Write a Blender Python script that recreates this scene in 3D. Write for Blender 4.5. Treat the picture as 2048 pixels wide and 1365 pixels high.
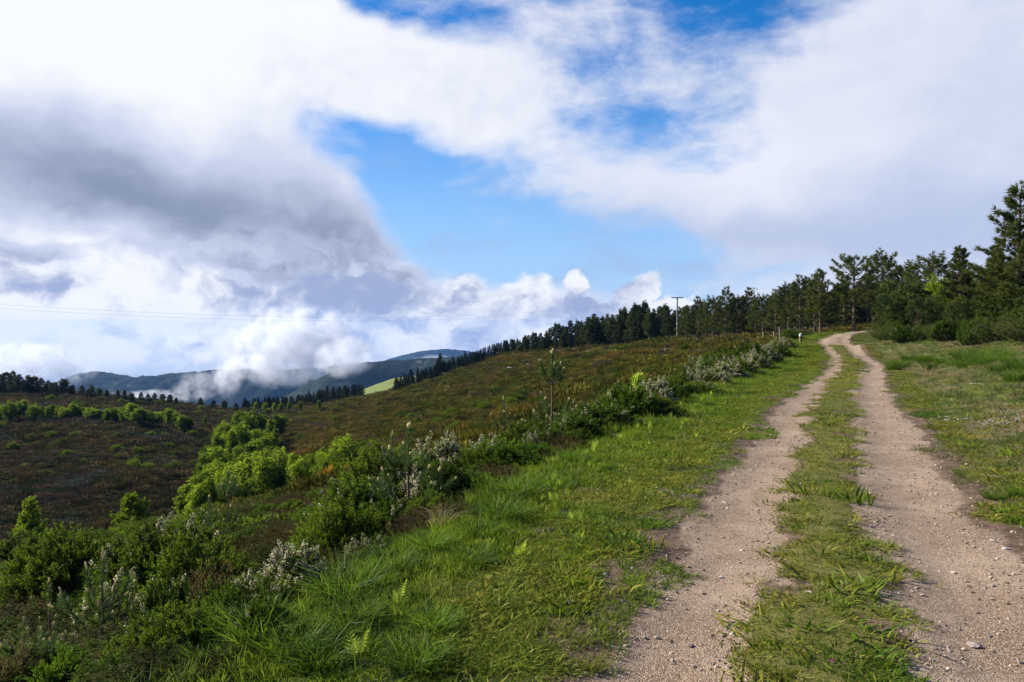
import bpy, math, random
import numpy as np
from mathutils import Vector

for o in list(bpy.data.objects):
    bpy.data.objects.remove(o)
SC = bpy.context.scene
COL = SC.collection
R = math.radians
F, PX0, PY0, CAMZ = 1593.0, 1024.0, 660.0, 1.7      # focal length in photo pixels, principal column, eye-level row, eye height

# ------------------------------------------------------------------ camera
cam_d = bpy.data.cameras.new('camera'); cam = bpy.data.objects.new('camera', cam_d); COL.objects.link(cam)
cam_d.sensor_width = 36.0; cam_d.lens = 36.0 * F / 2048.0
cam.location = (0, 0, CAMZ); cam.rotation_euler = (R(90), 0, 0)
cam_d.shift_y = (PY0 - 682.5) / 2048.0
cam_d.clip_start = 0.05; cam_d.clip_end = 30000
SC.camera = cam
SC.view_settings.view_transform = 'Standard'; SC.view_settings.look = 'None'
SC.view_settings.gamma = 1.0; SC.view_settings.exposure = 1.0; SC.view_settings.use_curve_mapping = False
SC.render.engine = 'CYCLES'
SC.cycles.use_denoising = True
SC.cycles.max_bounces = 5; SC.cycles.diffuse_bounces = 2; SC.cycles.transmission_bounces = 3
SC.cycles.volume_bounces = 4; SC.cycles.transparent_max_bounces = 8
SC.cycles.volume_step_rate = 0.2; SC.cycles.volume_max_steps = 512

# ------------------------------------------------------------------ node helpers
class NT:
    """Tiny expression builder over a node tree."""
    def __init__(s, tree): s.t = tree
    def node(s, typ, **kw):
        n = s.t.nodes.new(typ)
        for k, v in kw.items(): setattr(n, k, v)
        return n
    def link(s, a, b): s.t.links.new(a.s if isinstance(a, E) else a, b)
    def set(s, sock, v):
        if isinstance(v, E): s.t.links.new(v.s, sock)
        elif hasattr(v, 'is_output'): s.t.links.new(v, sock)
        else: sock.default_value = v
    def m(s, op, *args):
        n = s.node('ShaderNodeMath', operation=op)
        for i, a in enumerate(args): s.set(n.inputs[i], a)
        return E(s, n.outputs[0])
    def vec(s, x, y, z):
        n = s.node('ShaderNodeCombineXYZ')
        for i, a in enumerate((x, y, z)): s.set(n.inputs[i], a)
        return n.outputs[0]
    def sep(s, v):
        n = s.node('ShaderNodeSeparateXYZ'); s.t.links.new(v, n.inputs[0])
        return [E(s, o) for o in n.outputs]
    def noise(s, v, scale, detail=4, rough=0.5, color=False, dist=0.0):
        n = s.node('ShaderNodeTexNoise')
        if v is not None: s.set(n.inputs['Vector'], v)
        n.inputs['Scale'].default_value = scale; n.inputs['Detail'].default_value = detail
        n.inputs['Roughness'].default_value = rough; n.inputs['Distortion'].default_value = dist
        return n.outputs['Color'] if color else E(s, n.outputs['Fac'])
    def smooth(s, x, a, b, lo=0.0, hi=1.0):
        n = s.node('ShaderNodeMapRange', interpolation_type='SMOOTHSTEP')
        for i, v in enumerate((x, a, b, lo, hi)): s.set(n.inputs[i], v)
        return E(s, n.outputs[0])
    def mix(s, f, a, b):
        n = s.node('ShaderNodeMix', data_type='RGBA')
        s.set(n.inputs['Factor'], f); s.set(n.inputs[6], a); s.set(n.inputs[7], b)
        return n.outputs[2]
    def rgb(s, c):
        return (c[0], c[1], c[2], 1.0)
    def attr(s, name):
        n = s.node('ShaderNodeAttribute', attribute_name=name)
        return E(s, n.outputs['Fac'])
class E:
    def __init__(s, nt, sock): s.n = nt; s.s = sock
    def __add__(s, o): return s.n.m('ADD', s, o)
    __radd__ = __add__
    def __mul__(s, o): return s.n.m('MULTIPLY', s, o)
    __rmul__ = __mul__
    def __sub__(s, o): return s.n.m('SUBTRACT', s, o)
    def __rsub__(s, o): return s.n.m('SUBTRACT', o, s)
    def __truediv__(s, o): return s.n.m('DIVIDE', s, o)
    def clamp(s):
        r = s.n.m('ADD', s, 0.0); r.s.node.use_clamp = True; return r

# ------------------------------------------------------------------ light: sun at the left, a little ahead
SUN_AZ, SUN_EL = -72.0, 31.0          # azimuth from +Y (clockwise positive), elevation
sd = Vector((math.sin(R(SUN_AZ)) * math.cos(R(SUN_EL)), math.cos(R(SUN_AZ)) * math.cos(R(SUN_EL)), math.sin(R(SUN_EL))))
sl = bpy.data.lights.new('sun', 'SUN'); sl.energy = 5.0; sl.angle = R(0.5); sl.color = (1.0, 0.93, 0.82)
sun = bpy.data.objects.new('sun', sl); COL.objects.link(sun)
sun.rotation_euler = (-sd).to_track_quat('-Z', 'Y').to_euler()

# ------------------------------------------------------------------ sky: Nishita + procedural cloud layers in direction space
world = bpy.data.worlds.new('World'); SC.world = world; world.use_nodes = True
wt = world.node_tree; wt.nodes.clear(); W = NT(wt)
def build_sky():
    sky = W.node('ShaderNodeTexSky', sky_type='NISHITA')
    sky.sun_disc = False; sky.sun_elevation = R(SUN_EL); sky.sun_rotation = R(SUN_AZ)
    sky.altitude = 900; sky.air_density = 1.0; sky.dust_density = 0.2; sky.ozone_density = 4.0
    tc = W.node('ShaderNodeTexCoord')
    x, y, z = W.sep(tc.outputs['Generated'])
    az0 = W.m('ARCTAN2', x, y); el0 = W.m('ARCSINE', z)
    def A(px): return math.atan((px - PX0) / F)
    def EL(px, py): return math.atan((PY0 - py) / F * math.cos(A(px)))
    w1 = W.sep(W.noise(W.vec(az0, el0 * 1.4, 0.37), 6.0, 3, 0.5, color=True))
    az = az0 + (w1[0] - 0.5) * 0.13; el = el0 + (w1[1] - 0.5) * 0.10
    w2 = W.sep(W.noise(W.vec(az0, el0 * 1.2, 2.2), 26.0, 4, 0.6, color=True))
    ta = az + (w2[0] - 0.5) * 0.05; te = el + (w2[1] - 0.5) * 0.045
    def blob(px, py, sx, sy, amp, rot=0.0, a=None, e=None):
        a = az if a is None else a; e = el if e is None else e
        dx = a - A(px); dy = e - EL(px, py)
        c, s_ = math.cos(R(rot)), math.sin(R(rot))
        u = (dx * (c * F / sx) - dy * (s_ * F / sx)); v = (dx * (s_ * F / sy) + dy * (c * F / sy))
        r2 = W.m('MULTIPLY_ADD', u, u, v * v)
        return W.m('POWER', math.exp(-1.0), r2), amp
    def total(lst, base):
        t = base
        for b in lst:
            g, amp = blob(*b)
            t = W.m('MULTIPLY_ADD', g, amp, t)
        return t
    big = W.noise(W.vec(az, el * 1.7, 0.0), 5.0, 6, 0.55)
    puff = W.noise(W.vec(az0 + (w1[2] - 0.5) * 0.1, el0 * 1.8, 7.3), 9.0, 6, 0.58)
    def billow(a_, e_, det):
        vo = W.node('ShaderNodeTexVoronoi', feature='F1', normalize=True); W.set(vo.inputs['Vector'], W.vec(a_, e_, 1.7)); vo.inputs['Scale'].default_value = 13.0
        vo.inputs['Detail'].default_value = det; vo.inputs['Roughness'].default_value = 0.55; vo.inputs['Lacunarity'].default_value = 2.3
        return 1.0 - E(W, vo.outputs['Distance']) * 1.25
    fine = W.noise(W.vec(ta, te * 1.4, 1.7), 15.0, 5, 0.6) * 0.45 + billow(ta, te * 1.3, 2) * 0.55
    fine_s = W.noise(W.vec(ta - 0.014, te * 1.4 + 0.024, 1.7), 15.0, 3, 0.6) * 0.45 + billow(ta - 0.013, te * 1.3 + 0.022, 1) * 0.55
    relief = (fine - fine_s) * 0.8
    streak = W.noise(W.vec(az0 * 0.9, el * 4.2, 4.0), 7.0, 5, 0.6)
    # -- main cumulus mass at the left, with its arm towards the middle
    cover = total([
        (60, 20, 640, 330, 1.25), (760, 130, 270, 95, 0.85, 8), (1000, 212, 150, 62, 0.62, 16), (300, 400, 360, 190, 1.2),
        (565, 475, 150, 175, 0.85, 30), (760, 600, 170, 80, 0.75, 20),
        (150, 620, 620, 120, 1.2), (800, 660, 260, 70, 0.95), (1020, 645, 200, 46, 0.75), (1250, 650, 150, 28, 0.5),
        (790, 335, 180, 70, -0.75, 25), (960, 450, 190, 90, -0.7, 15), (655, 262, 90, 36, -0.5, 10), (1080, 530, 160, 50, -0.3), (1200, 80, 120, 200, -0.25),
        (850, -30, 190, 50, -0.9),
    ], 0.0)
    d_main = W.smooth(cover + (big - 0.5) * 0.7 + (puff - 0.5) * 0.75 + (fine - 0.5) * 0.45, 0.04, 0.84)
    # -- broken soft cloud over the right and the upper middle
    sheet = total([
        (1800, 350, 400, 170, 0.80), (1940, 110, 340, 280, 0.85), (1250, 375, 250, 60, 0.50), (1560, 420, 190, 80, 0.45), (1690, 120, 140, 220, 0.25),
        (1130, 270, 150, 80, 0.30), (1180, 60, 260, 150, 0.20), (1350, 130, 200, 60, 0.10, -10), (1880, 560, 400, 70, 0.40), (1330, 630, 260, 60, 0.2),
        (1450, 210, 90, 100, -0.20), (1440, 10, 130, 60, -0.25), (1300, 230, 100, 60, -0.15), (1060, 330, 60, 30, -0.1), (640, 285, 90, 60, 0.35), (960, 450, 260, 100, -0.40), (1330, 520, 240, 45, -0.25), (720, 330, 120, 60, -0.25),
    ], 0.13)
    d_sheet = W.smooth(sheet + (puff - 0.5) * 1.5 + (streak - 0.5) * 0.55 + (fine - 0.5) * 0.55, 0.06, 0.92) * 0.97
    d_streak = W.smooth(streak + total([(1400, 520, 330, 60, 0.13), (1450, 560, 260, 50, 0.05)], 0.0), 0.52, 0.82) * 0.6
    # -- cauliflower turrets on the horizon
    turret = None
    for px, py, sx, sy in ((1155, 590, 36, 40), (1270, 585, 38, 50), (1205, 645, 130, 34), (1040, 615, 70, 70), (925, 615, 75, 70),
                           (1330, 620, 70, 34), (700, 610, 150, 90), (450, 640, 220, 80), (120, 640, 200, 60), (-30, 580, 70, 70),
                           (860, 655, 160, 45), (1000, 665, 260, 45)):
        b = blob(px, py, sx, sy, 1.0, 0, ta, te)[0]
        turret = b if turret is None else W.m('MAXIMUM', turret, b)
    d_tur = W.smooth(turret + (puff - 0.5) * 0.3, 0.34, 0.58) * 0.96
    # -- shade inside the clouds: thick grey bases, bright tops
    dark = total([
        (250, 385, 330, 120, 0.50, 12), (420, 455, 190, 70, 0.26, 18), (60, 300, 240, 90, 0.20), (610, 390, 190, 120, 0.30, 30), (720, 490, 130, 90, 0.30, 30), (480, 560, 120, 50, 0.12),
        (650, 590, 150, 60, 0.24), (690, 665, 110, 50, 0.28), (25, 522, 55, 34, 0.62), (75, 615, 60, 24, 0.5), (400, 670, 60, 40, 0.25), (560, 690, 140, 40, 0.26),
        (985, 640, 200, 45, 0.26), (850, 570, 100, 45, 0.26), (1250, 640, 220, 40, 0.30), (960, 150, 300, 120, 0.12),
        (100, 40, 700, 170, -0.22), (130, 490, 130, 40, -0.2), (520, 500, 80, 60, -0.14), (300, 580, 220, 50, -0.2), (150, 670, 260, 40, -0.16),
    ], 0.15)
    sh = dark + (big - 0.5) * 0.32 + (puff - 0.5) * 0.15 - relief * (W.smooth(el0, 0.16, 0.02) * 1.9 + 0.4) - (fine - 0.5) * W.smooth(el0, 0.14, 0.0) * 0.7
    white = W.rgb((9.6, 9.75, 10.2)); mid = W.rgb((6.1, 6.7, 8.6)); grey = W.rgb((2.5, 3.1, 4.5))
    cloud = W.mix(W.smooth(sh, 0.36, 0.98), W.mix(W.smooth(sh, 0.0, 0.48), white, mid), grey)
    tsh = dark * 0.8 + (puff - 0.5) * 1.1 + (big - 0.5) * 0.6 - relief * 2.4
    tcol = W.mix(W.smooth(tsh, -0.02, 0.62), white, W.rgb((3.6, 4.3, 6.6)))
    ssh = total([(1850, 470, 420, 75, 0.5), (1980, 250, 250, 200, 0.25), (1350, 440, 260, 50, 0.35), (1550, 270, 220, 60, -0.15), (1480, 340, 90, 60, -0.15)], 0.36) + (puff - 0.5) * 0.35 + (big - 0.5) * 0.5 - relief * 0.3
    scol = W.mix(W.smooth(ssh, 0.1, 1.0), W.rgb((8.6, 8.8, 9.8)), W.rgb((5.0, 5.8, 8.0)))
    hs = W.node('ShaderNodeHueSaturation'); hs.inputs['Saturation'].default_value = 1.35; hs.inputs['Value'].default_value = 1.5
    W.link(sky.outputs[0], hs.inputs['Color'])
    bl = W.node('ShaderNodeMix', data_type='RGBA', blend_type='MULTIPLY'); bl.inputs['Factor'].default_value = 1.0; W.link(hs.outputs[0], bl.inputs[6]); bl.inputs[7].default_value = (0.90, 0.98, 1.10, 1)
    blue = W.mix(W.smooth(el0, 0.36, -0.02) * 0.92, bl.outputs[2], W.rgb((4.0, 6.2, 9.6)))   # pale distant air low down
    col = W.mix(d_streak, blue, W.rgb((3.6, 4.9, 7.6)))
    col = W.mix(d_sheet, col, scol)
    col = W.mix(d_main, col, cloud)
    col = W.mix(d_tur, col, tcol)
    col = W.mix(W.smooth(el0, -0.10, -0.02), W.rgb((2.0, 2.4, 3.0)), col)                    # below the horizon
    bg = W.node('ShaderNodeBackground'); bg.inputs['Strength'].default_value = 0.050
    W.set(bg.inputs['Color'], col)
    out = W.node('ShaderNodeOutputWorld'); W.link(bg.outputs[0], out.inputs[0])
build_sky()
world.cycles.sampling_method = 'MANUAL'; world.cycles.sample_map_resolution = 512

# ------------------------------------------------------------------ numpy noise
def _hash(ix, iy, seed):
    h = (ix.astype(np.int64) * 374761393 + iy.astype(np.int64) * 668265263 + seed * 1442695041) & 0xffffffff
    h = ((h ^ (h >> 13)) * 1274126177) & 0xffffffff
    return ((h ^ (h >> 16)) & 0xffff) / 65535.0
def vnoise(x, y, seed=0):
    ix = np.floor(x); iy = np.floor(y); fx = x - ix; fy = y - iy
    fx = fx * fx * (3 - 2 * fx); fy = fy * fy * (3 - 2 * fy)
    a = _hash(ix, iy, seed); b = _hash(ix + 1, iy, seed); c = _hash(ix, iy + 1, seed); d = _hash(ix + 1, iy + 1, seed)
    return (a * (1 - fx) + b * fx) * (1 - fy) + (c * (1 - fx) + d * fx) * fy
def fbm(x, y, seed=0, octv=4, rough=0.5):
    t = 0; a = 1.0; s = 0
    for i in range(octv):
        t = t + a * vnoise(x, y, seed + i * 17); s += a; x = x * 2.03 + 5.1; y = y * 2.03 + 1.7; a *= rough
    return t / s
def sstep(x, a, b):
    t = np.clip((x - a) / (b - a), 0, 1); return t * t * (3 - 2 * t)

# ------------------------------------------------------------------ the lie of the land
def P(px, py, Y): return ((px - PX0) / F * Y, Y, CAMZ - (py - PY0) * Y / F)
ROAD = np.array([(0.0, -0.6, 0.0), (0.45, 0.8, 0.0), (1.50, 3.84, 0.0), (3.52, 9.0, 0.0), (5.6, 14.0, 0.0), (7.84, 19.3, 0.02), (11.7, 28.0, 0.0), (16.3, 38.0, 0.0),
                 (17.8, 41.5, 0.05), (20.5, 49, 0.30), (24.2, 60, 0.56), (27.2, 67.5, 0.90), (30.6, 73, 1.15), (35.0, 77.5, 1.38), (42, 81, 1.6), (55, 84, 1.9), (75, 88, 2.2)])
ROAD[:2, 0] = (-2.2, -0.2); ROAD[0, 1] = -6
def catmull(P_, n=14):
    P_ = np.vstack([2 * P_[0] - P_[1], P_, 2 * P_[-1] - P_[-2]]); out = []
    for i in range(1, len(P_) - 2):
        t = np.linspace(0, 1, n, endpoint=False)[:, None]
        a, b, c, d = P_[i - 1:i + 3]
        out.append(0.5 * ((2 * b) + (-a + c) * t + (2 * a - 5 * b + 4 * c - d) * t ** 2 + (-a + 3 * b - 3 * c + d) * t ** 3))
    out.append(P_[-2][None]); return np.vstack(out)
RD = catmull(ROAD)
def road_coords(X, Y):
    """signed distance from the track's centre line (right positive), height of the line there, arc index"""
    X = np.asarray(X, float).ravel(); Y = np.asarray(Y, float).ravel()
    best = np.full(X.shape, 1e18); sd_ = np.zeros(X.shape); z = np.zeros(X.shape)
    for i in range(len(RD) - 1):
        ax, ay, az_ = RD[i]; bx, by, bz_ = RD[i + 1]
        dx, dy = bx - ax, by - ay; L2 = dx * dx + dy * dy
        t = np.clip(((X - ax) * dx + (Y - ay) * dy) / L2, 0, 1)
        ex = X - (ax + t * dx); ey = Y - (ay + t * dy); d2 = ex * ex + ey * ey
        k = d2 < best
        best[k] = d2[k]; sg = np.sign(ex * dy - ey * dx); sg[sg == 0] = 1
        sd_[k] = (np.sqrt(d2) * sg)[k]; z[k] = (az_ + t * (bz_ - az_))[k]
    return sd_, z
# outer edge of the grassy verge (left of it the ground falls away)
EDGE = np.array([(-2.9, -6.0), (-2.2, 0.5), (-1.38, 3.84), (-1.13, 4.67), (-0.57, 6.3), (-0.13, 8.33), (0.87, 11.05), (3.25, 16.4), (6.9, 25.8), (10.4, 34), (14.9, 45), (21.6, 61), (23, 70)])
CTRL = [  # photo column, photo row, distance
    (0, 1365, 4.6), (200, 1330, 4.6), (350, 1330, 4.3), (205, 1300, 5.6), (0, 1250, 7.5), (300, 1200, 7.5), (500, 1200, 6.2), (0, 1190, 10.5), (300, 1130, 12), (560, 1080, 11), (700, 1060, 9.5),
    (0, 1135, 15), (200, 1098, 18), (430, 1048, 22), (580, 1000, 26), (700, 962, 30), (815, 1030, 16.8), (850, 960, 22), (950, 960, 16),
    (1000, 930, 20), (900, 920, 32), (760, 935, 40), (1105, 868, 22), (1100, 900, 17), (1200, 840, 24), (1250, 800, 34), (1330, 770, 38), (1330, 745, 60), (1450, 735, 45),
    (0, 1185, 34), (200, 1175, 36), (430, 1135, 40), (600, 1040, 44), (700, 985, 50),
    (0, 1110, 62), (150, 1105, 62), (300, 1100, 66), (430, 1078, 70), (560, 1038, 72), (640, 1020, 70), (690, 978, 69),
    (0, 1000, 92), (0, 920, 115), (0, 845, 148), (0, 800, 195), (0, 772, 225), (-300, 1000, 95), (-300, 840, 150), (-300, 775, 225),
    (200, 1000, 92), (200, 910, 118), (200, 845, 148), (200, 812, 190), (200, 796, 220), (330, 960, 102), (380, 865, 146), (330, 822, 200), (330, 808, 232),
    (420, 945, 112), (470, 1000, 98), (520, 908, 130), (450, 835, 200), (480, 822, 250), (560, 850, 175), (590, 832, 215), (560, 826, 300), (420, 850, 165),
    (600, 955, 98), (580, 902, 128), (640, 880, 122), (640, 835, 185), (640, 815, 260), (700, 800, 250), (650, 812, 330), (722, 786, 330), (740, 789, 300), (790, 758, 335), (745, 772, 335), (790, 785, 275),
    (730, 930, 84), (760, 885, 100), (800, 840, 128), (700, 850, 150), (800, 795, 190), (800, 783, 238), (880, 757, 236), (900, 850, 88), (880, 800, 140), (950, 735, 228), (1010, 712, 224), (1000, 800, 110), (1000, 860, 70), (1000, 750, 165),
    (1100, 705, 205), (1200, 698, 185), (1300, 690, 165), (1350, 684, 150), (1100, 760, 110), (1200, 760, 85), (1200, 720, 130), (1350, 715, 95), (1400, 695, 105), (1480, 690, 88), (1440, 712, 70), (1540, 690, 72),
    (1100, 690, 270), (1250, 680, 240), (1400, 672, 200), (1600, 664, 130), (1500, 672, 130), (1600, 672, 88), (1680, 666, 95), (1700, 655, 160), (1900, 640, 130), (1500, 655, 300), (1900, 620, 300), (1800, 650, 85),
    (950, 745, 330), (800, 800, 450), (600, 900, 600), (300, 900, 600), (0, 880, 500), (0, 800, 300), (200, 830, 300), (-600, 840, 300), (400, 850, 300), (1024, 760, 500), (1400, 700, 500), (1900, 640, 500),
    (300, 1100, 1100), (900, 1000, 1100), (1500, 850, 1100), (2400, 800, 1100), (-500, 1000, 1100), (2400, 640, 130), (2400, 660, 60), (2600, 700, 30),
    (300, 850, 6500), (900, 850, 6500), (1700, 840, 6500), (2500, 830, 6500), (-600, 850, 6500),
]
def warp(X, Y):
    r = np.hypot(X, Y) + 1.0
    return np.stack([np.arctan2(X, Y) * 1.1, np.log(r) * 0.75], -1)
def tps_fit():
    pts = [P(*c) for c in CTRL]
    for i, (ex, ey) in enumerate(EDGE):
        tx, ty = EDGE[min(i + 1, len(EDGE) - 1)] - EDGE[max(i - 1, 0)]
        n = np.array([-ty, tx]) / math.hypot(tx, ty)
        ez = float(road_coords([ex], [ey])[1][0])
        for d, dz in ((-0.8, 0.0), (0, -0.06), (0.9, -0.42), (2.2, -0.95)):
            pts.append((ex + n[0] * d, ey + n[1] * d, ez + dz))
    for a in (110, 150, 180, -150, -110, -75):      # behind and beside the camera
        for r_ in (6, 30, 200, 1000, 6500):
            h = {6: 0.3, 30: 1.0, 200: 4.0, 1000: -60.0, 6500: -600.0}[r_] if a > 0 else {6: -1.6, 30: -7, 200: -20, 1000: -250, 6500: -700}[r_]
            pts.append((r_ * math.sin(R(a)), r_ * math.cos(R(a)), h))
    p = np.array(pts); r = np.hypot(p[:, 0], p[:, 1]) + 1.0
    U = warp(p[:, 0], p[:, 1]); h = (p[:, 2] - 0.0) / r
    n = len(U); D = np.linalg.norm(U[:, None] - U[None], axis=-1); K = D ** 2 * np.log(D + 1e-9)
    A_ = np.zeros((n + 3, n + 3)); A_[:n, :n] = K + np.eye(n) * 2e-4; A_[:n, n] = 1; A_[:n, n + 1:] = U; A_[n, :n] = 1; A_[n + 1:, :n] = U.T
    sol = np.linalg.solve(A_, np.concatenate([h, [0, 0, 0]]))
    return U, sol
TU, TS = tps_fit()
def tps(X, Y):
    out = np.empty(len(X)); n = len(TU)
    for i in range(0, len(X), 20000):
        U = warp(X[i:i + 20000], Y[i:i + 20000])
        D2 = ((U[:, None] - TU[None]) ** 2).sum(-1)
        out[i:i + 20000] = (0.5 * D2 * np.log(D2 + 1e-18)) @ TS[:n] + TS[n] + U @ TS[n + 1:]
    return out * (np.hypot(X, Y) + 1.0)
def edge_dist(X, Y):
    """distance left of the verge edge (positive = down the slope)"""
    X = np.asarray(X, float).ravel(); Y = np.asarray(Y, float).ravel()
    best = np.full(X.shape, 1e18); sd_ = np.zeros(X.shape)
    for (ax, ay), (bx, by) in zip(EDGE[:-1], EDGE[1:]):
        dx, dy = bx - ax, by - ay
        t = np.clip(((X - ax) * dx + (Y - ay) * dy) / (dx * dx + dy * dy), 0, 1)
        ex = X - (ax + t * dx); ey = Y - (ay + t * dy); d2 = ex * ex + ey * ey; k = d2 < best
        best[k] = d2[k]; sd_[k] = (-np.sqrt(d2) * np.sign(ex * dy - ey * dx))[k]
    return sd_
def height(X, Y, detail=True):
    X = np.asarray(X, float).ravel(); Y = np.asarray(Y, float).ravel()
    zt = tps(X, Y); d, zr = road_coords(X, Y); e = edge_dist(X, Y); r = np.hypot(X, Y)
    bank = np.maximum(d - 1.75, 0)
    bank_h = 0.235 * bank - 0.10 * (1 - np.exp(-bank * 2.0)) - 0.0045 * np.clip(bank, 0, 26) ** 2
    za = zr + np.where(d > 0, bank_h * (1 - 0.75 * sstep(Y, 46, 62)), 0)
    w = sstep(-e, -1.1, 0.15) * (1 - sstep(d, 11, 22)) * (1 - sstep(Y, 78, 92)) * sstep(Y, -14, -6)
    w = np.where((d < 0) & (Y > 60), w * (1 - sstep(-d, 3.0, 7.0)), w)
    z = zt * (1 - w) + za * w
    if detail:
        off = sstep(np.abs(d), 1.3, 2.2)
        z = z + sstep(d, 2.0, 3.2) * (1 - sstep(d, 12, 18)) * (fbm(X * 0.55, Y * 0.55, 13, 4) - 0.45) * 0.42
        z = z + off * (fbm(X * 0.9, Y * 0.9, 3, 4) - 0.5) * (0.10 + 0.10 * sstep(e, 0, 2)) + sstep(r, 12, 60) * (fbm(X * 0.16, Y * 0.16, 9, 4) - 0.5) * 1.2
        z = z + sstep(r, 300, 1500) * (fbm(X / 240, Y / 240, 21, 5) - 0.5) * 70
        rut = np.exp(-((np.abs(d) - 0.8) / 0.38) ** 2)
        z = z - 0.045 * rut * (np.abs(d) < 2.5)
        # two low water bars across the track
        for yb in (19.6, 38.2):
            s_ = (Y - yb - (X - 0.42 * yb) * 0.05)
            z = z + 0.075 * np.exp(-(s_ / 0.45) ** 2) * (1 - sstep(np.abs(d), 1.4, 2.2)) - 0.03 * np.exp(-((s_ - 1.0) / 0.5) ** 2) * (1 - sstep(np.abs(d), 1.4, 2.2))
    return z
def hz(x, y): return float(height([x], [y])[0])

# ------------------------------------------------------------------ mesh helpers
def mesh_np(name, V, tris=None, quads=None, mats=(), tri_mat=None, quad_mat=None, smooth=False, attrs=None):
    me = bpy.data.meshes.new(name)
    V = np.asarray(V, np.float32); nt = 0 if tris is None else len(tris); nq = 0 if quads is None else len(quads)
    loops = np.concatenate([np.asarray(tris, np.int32).ravel() if nt else np.zeros(0, np.int32), np.asarray(quads, np.int32).ravel() if nq else np.zeros(0, np.int32)])
    me.vertices.add(len(V)); me.vertices.foreach_set('co', V.ravel())
    me.loops.add(len(loops)); me.loops.foreach_set('vertex_index', loops)
    me.polygons.add(nt + nq)
    st = np.concatenate([np.arange(nt) * 3, nt * 3 + np.arange(nq) * 4]).astype(np.int32)
    me.polygons.foreach_set('loop_start', st)
    mi = np.concatenate([np.zeros(nt, np.int32) if tri_mat is None else np.asarray(tri_mat, np.int32), np.zeros(nq, np.int32) if quad_mat is None else np.asarray(quad_mat, np.int32)])
    for m in mats: me.materials.append(m)
    me.polygons.foreach_set('material_index', mi)
    me.polygons.foreach_set('use_smooth', np.full(nt + nq, smooth))
    for k, v in (attrs or {}).items():
        a = me.attributes.new(k, 'FLOAT', 'POINT'); a.data.foreach_set('value', np.asarray(v, np.float32))
    me.update(calc_edges=True); me.validate(verbose=False)
    return me
class MB:
    """Collects blades, leaves and tubes into one mesh; 'tint' is a per-vertex 0..1 value."""
    def __init__(s): s.V = []; s.T = []; s.Q = []; s.TM = []; s.QM = []; s.A = []; s.n = 0
    def add(s, V, T=None, Q=None, mat=0, tint=0.5):
        V = np.asarray(V, float); s.V.append(V)
        s.A.append(np.broadcast_to(np.asarray(tint, float), (len(V),)).copy())
        if T is not None and len(T): s.T.append(np.asarray(T) + s.n); s.TM.append(np.full(len(T), mat))
        if Q is not None and len(Q): s.Q.append(np.asarray(Q) + s.n); s.QM.append(np.full(len(Q), mat))
        s.n += len(V)
    def blades(s, P_, D, L, wid, mat=0, tint=0.5, side=None, rng=None):
        """one triangle per blade: base P_, direction D (unit), length L, base width wid"""
        n = len(P_); D = np.asarray(D, float)
        if side is None: side = np.cross(D, rng.normal(size=(n, 3)))
        side = side / (np.linalg.norm(side, axis=1, keepdims=True) + 1e-9)
        L = np.broadcast_to(np.asarray(L, float), (n,))[:, None]; wv = side * np.broadcast_to(np.asarray(wid, float), (n,))[:, None] * 0.5
        V = np.stack([P_ - wv, P_ + wv, P_ + D * L], 1).reshape(-1, 3)
        s.add(V, T=np.arange(3 * n).reshape(n, 3), mat=mat, tint=np.repeat(np.broadcast_to(np.asarray(tint, float), (n,)), 3))
    def leaves(s, P_, D, L, wid, mat=0, tint=0.5, rng=None):
        """one diamond quad per leaf"""
        n = len(P_); side = np.cross(D, rng.normal(size=(n, 3))); side /= (np.linalg.norm(side, axis=1, keepdims=True) + 1e-9)
        L = np.broadcast_to(np.asarray(L, float), (n,))[:, None]; wv = side * np.broadcast_to(np.asarray(wid, float), (n,))[:, None] * 0.5
        V = np.stack([P_, P_ + D * L * 0.5 - wv, P_ + D * L, P_ + D * L * 0.5 + wv], 1).reshape(-1, 3)
        s.add(V, Q=np.arange(4 * n).reshape(n, 4), mat=mat, tint=np.repeat(np.broadcast_to(np.asarray(tint, float), (n,)), 4))
    def tube(s, pts, rad, k=6, mat=0, tint=0.5, cap=True):
        pts = np.asarray(pts, float); n = len(pts); rad = np.broadcast_to(np.asarray(rad, float), (n,))
        tg = np.gradient(pts, axis=0); tg /= (np.linalg.norm(tg, axis=1, keepdims=True) + 1e-9)
        ref = np.array([0.31, 0.87, 0.12]) if abs(tg[0, 2]) > 0.7 else np.array([0.05, 0.1, 1.0])
        a = np.cross(tg, ref); a /= (np.linalg.norm(a, axis=1, keepdims=True) + 1e-9); b = np.cross(tg, a)
        th = np.arange(k) * 2 * math.pi / k
        V = pts[:, None] + rad[:, None, None] * (a[:, None] * np.cos(th)[None, :, None] + b[:, None] * np.sin(th)[None, :, None])
        i = np.arange(n - 1)[:, None] * k; j = np.arange(k)[None]; j2 = (j + 1) % k
        Q = np.stack([i + j, i + j2, i + k + j2, i + k + j], -1).reshape(-1, 4)
        V = V.reshape(-1, 3); T = None
        if cap:
            V = np.vstack([V, pts[-1:] + tg[-1:] * rad[-1] * 0.6]); e = (n - 1) * k
            T = np.stack([e + np.arange(k), e + (np.arange(k) + 1) % k, np.full(k, n * k)], -1)
        s.add(V, T=T, Q=Q, mat=mat, tint=tint)
    def build(s, name, mats, smooth=False):
        return mesh_np(name, np.vstack(s.V), np.vstack(s.T) if s.T else None, np.vstack(s.Q) if s.Q else None, mats,
                       np.concatenate(s.TM) if s.TM else None, np.concatenate(s.QM) if s.QM else None, smooth, {'tint': np.concatenate(s.A)})
def unit(v): return v / (np.linalg.norm(v, axis=-1, keepdims=True) + 1e-9)
def obj(name, me, parent=None, **props):
    o = bpy.data.objects.new(name, me); COL.objects.link(o)
    if parent is not None: o.parent = parent
    for k, v in props.items(): o[k] = v
    return o
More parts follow.
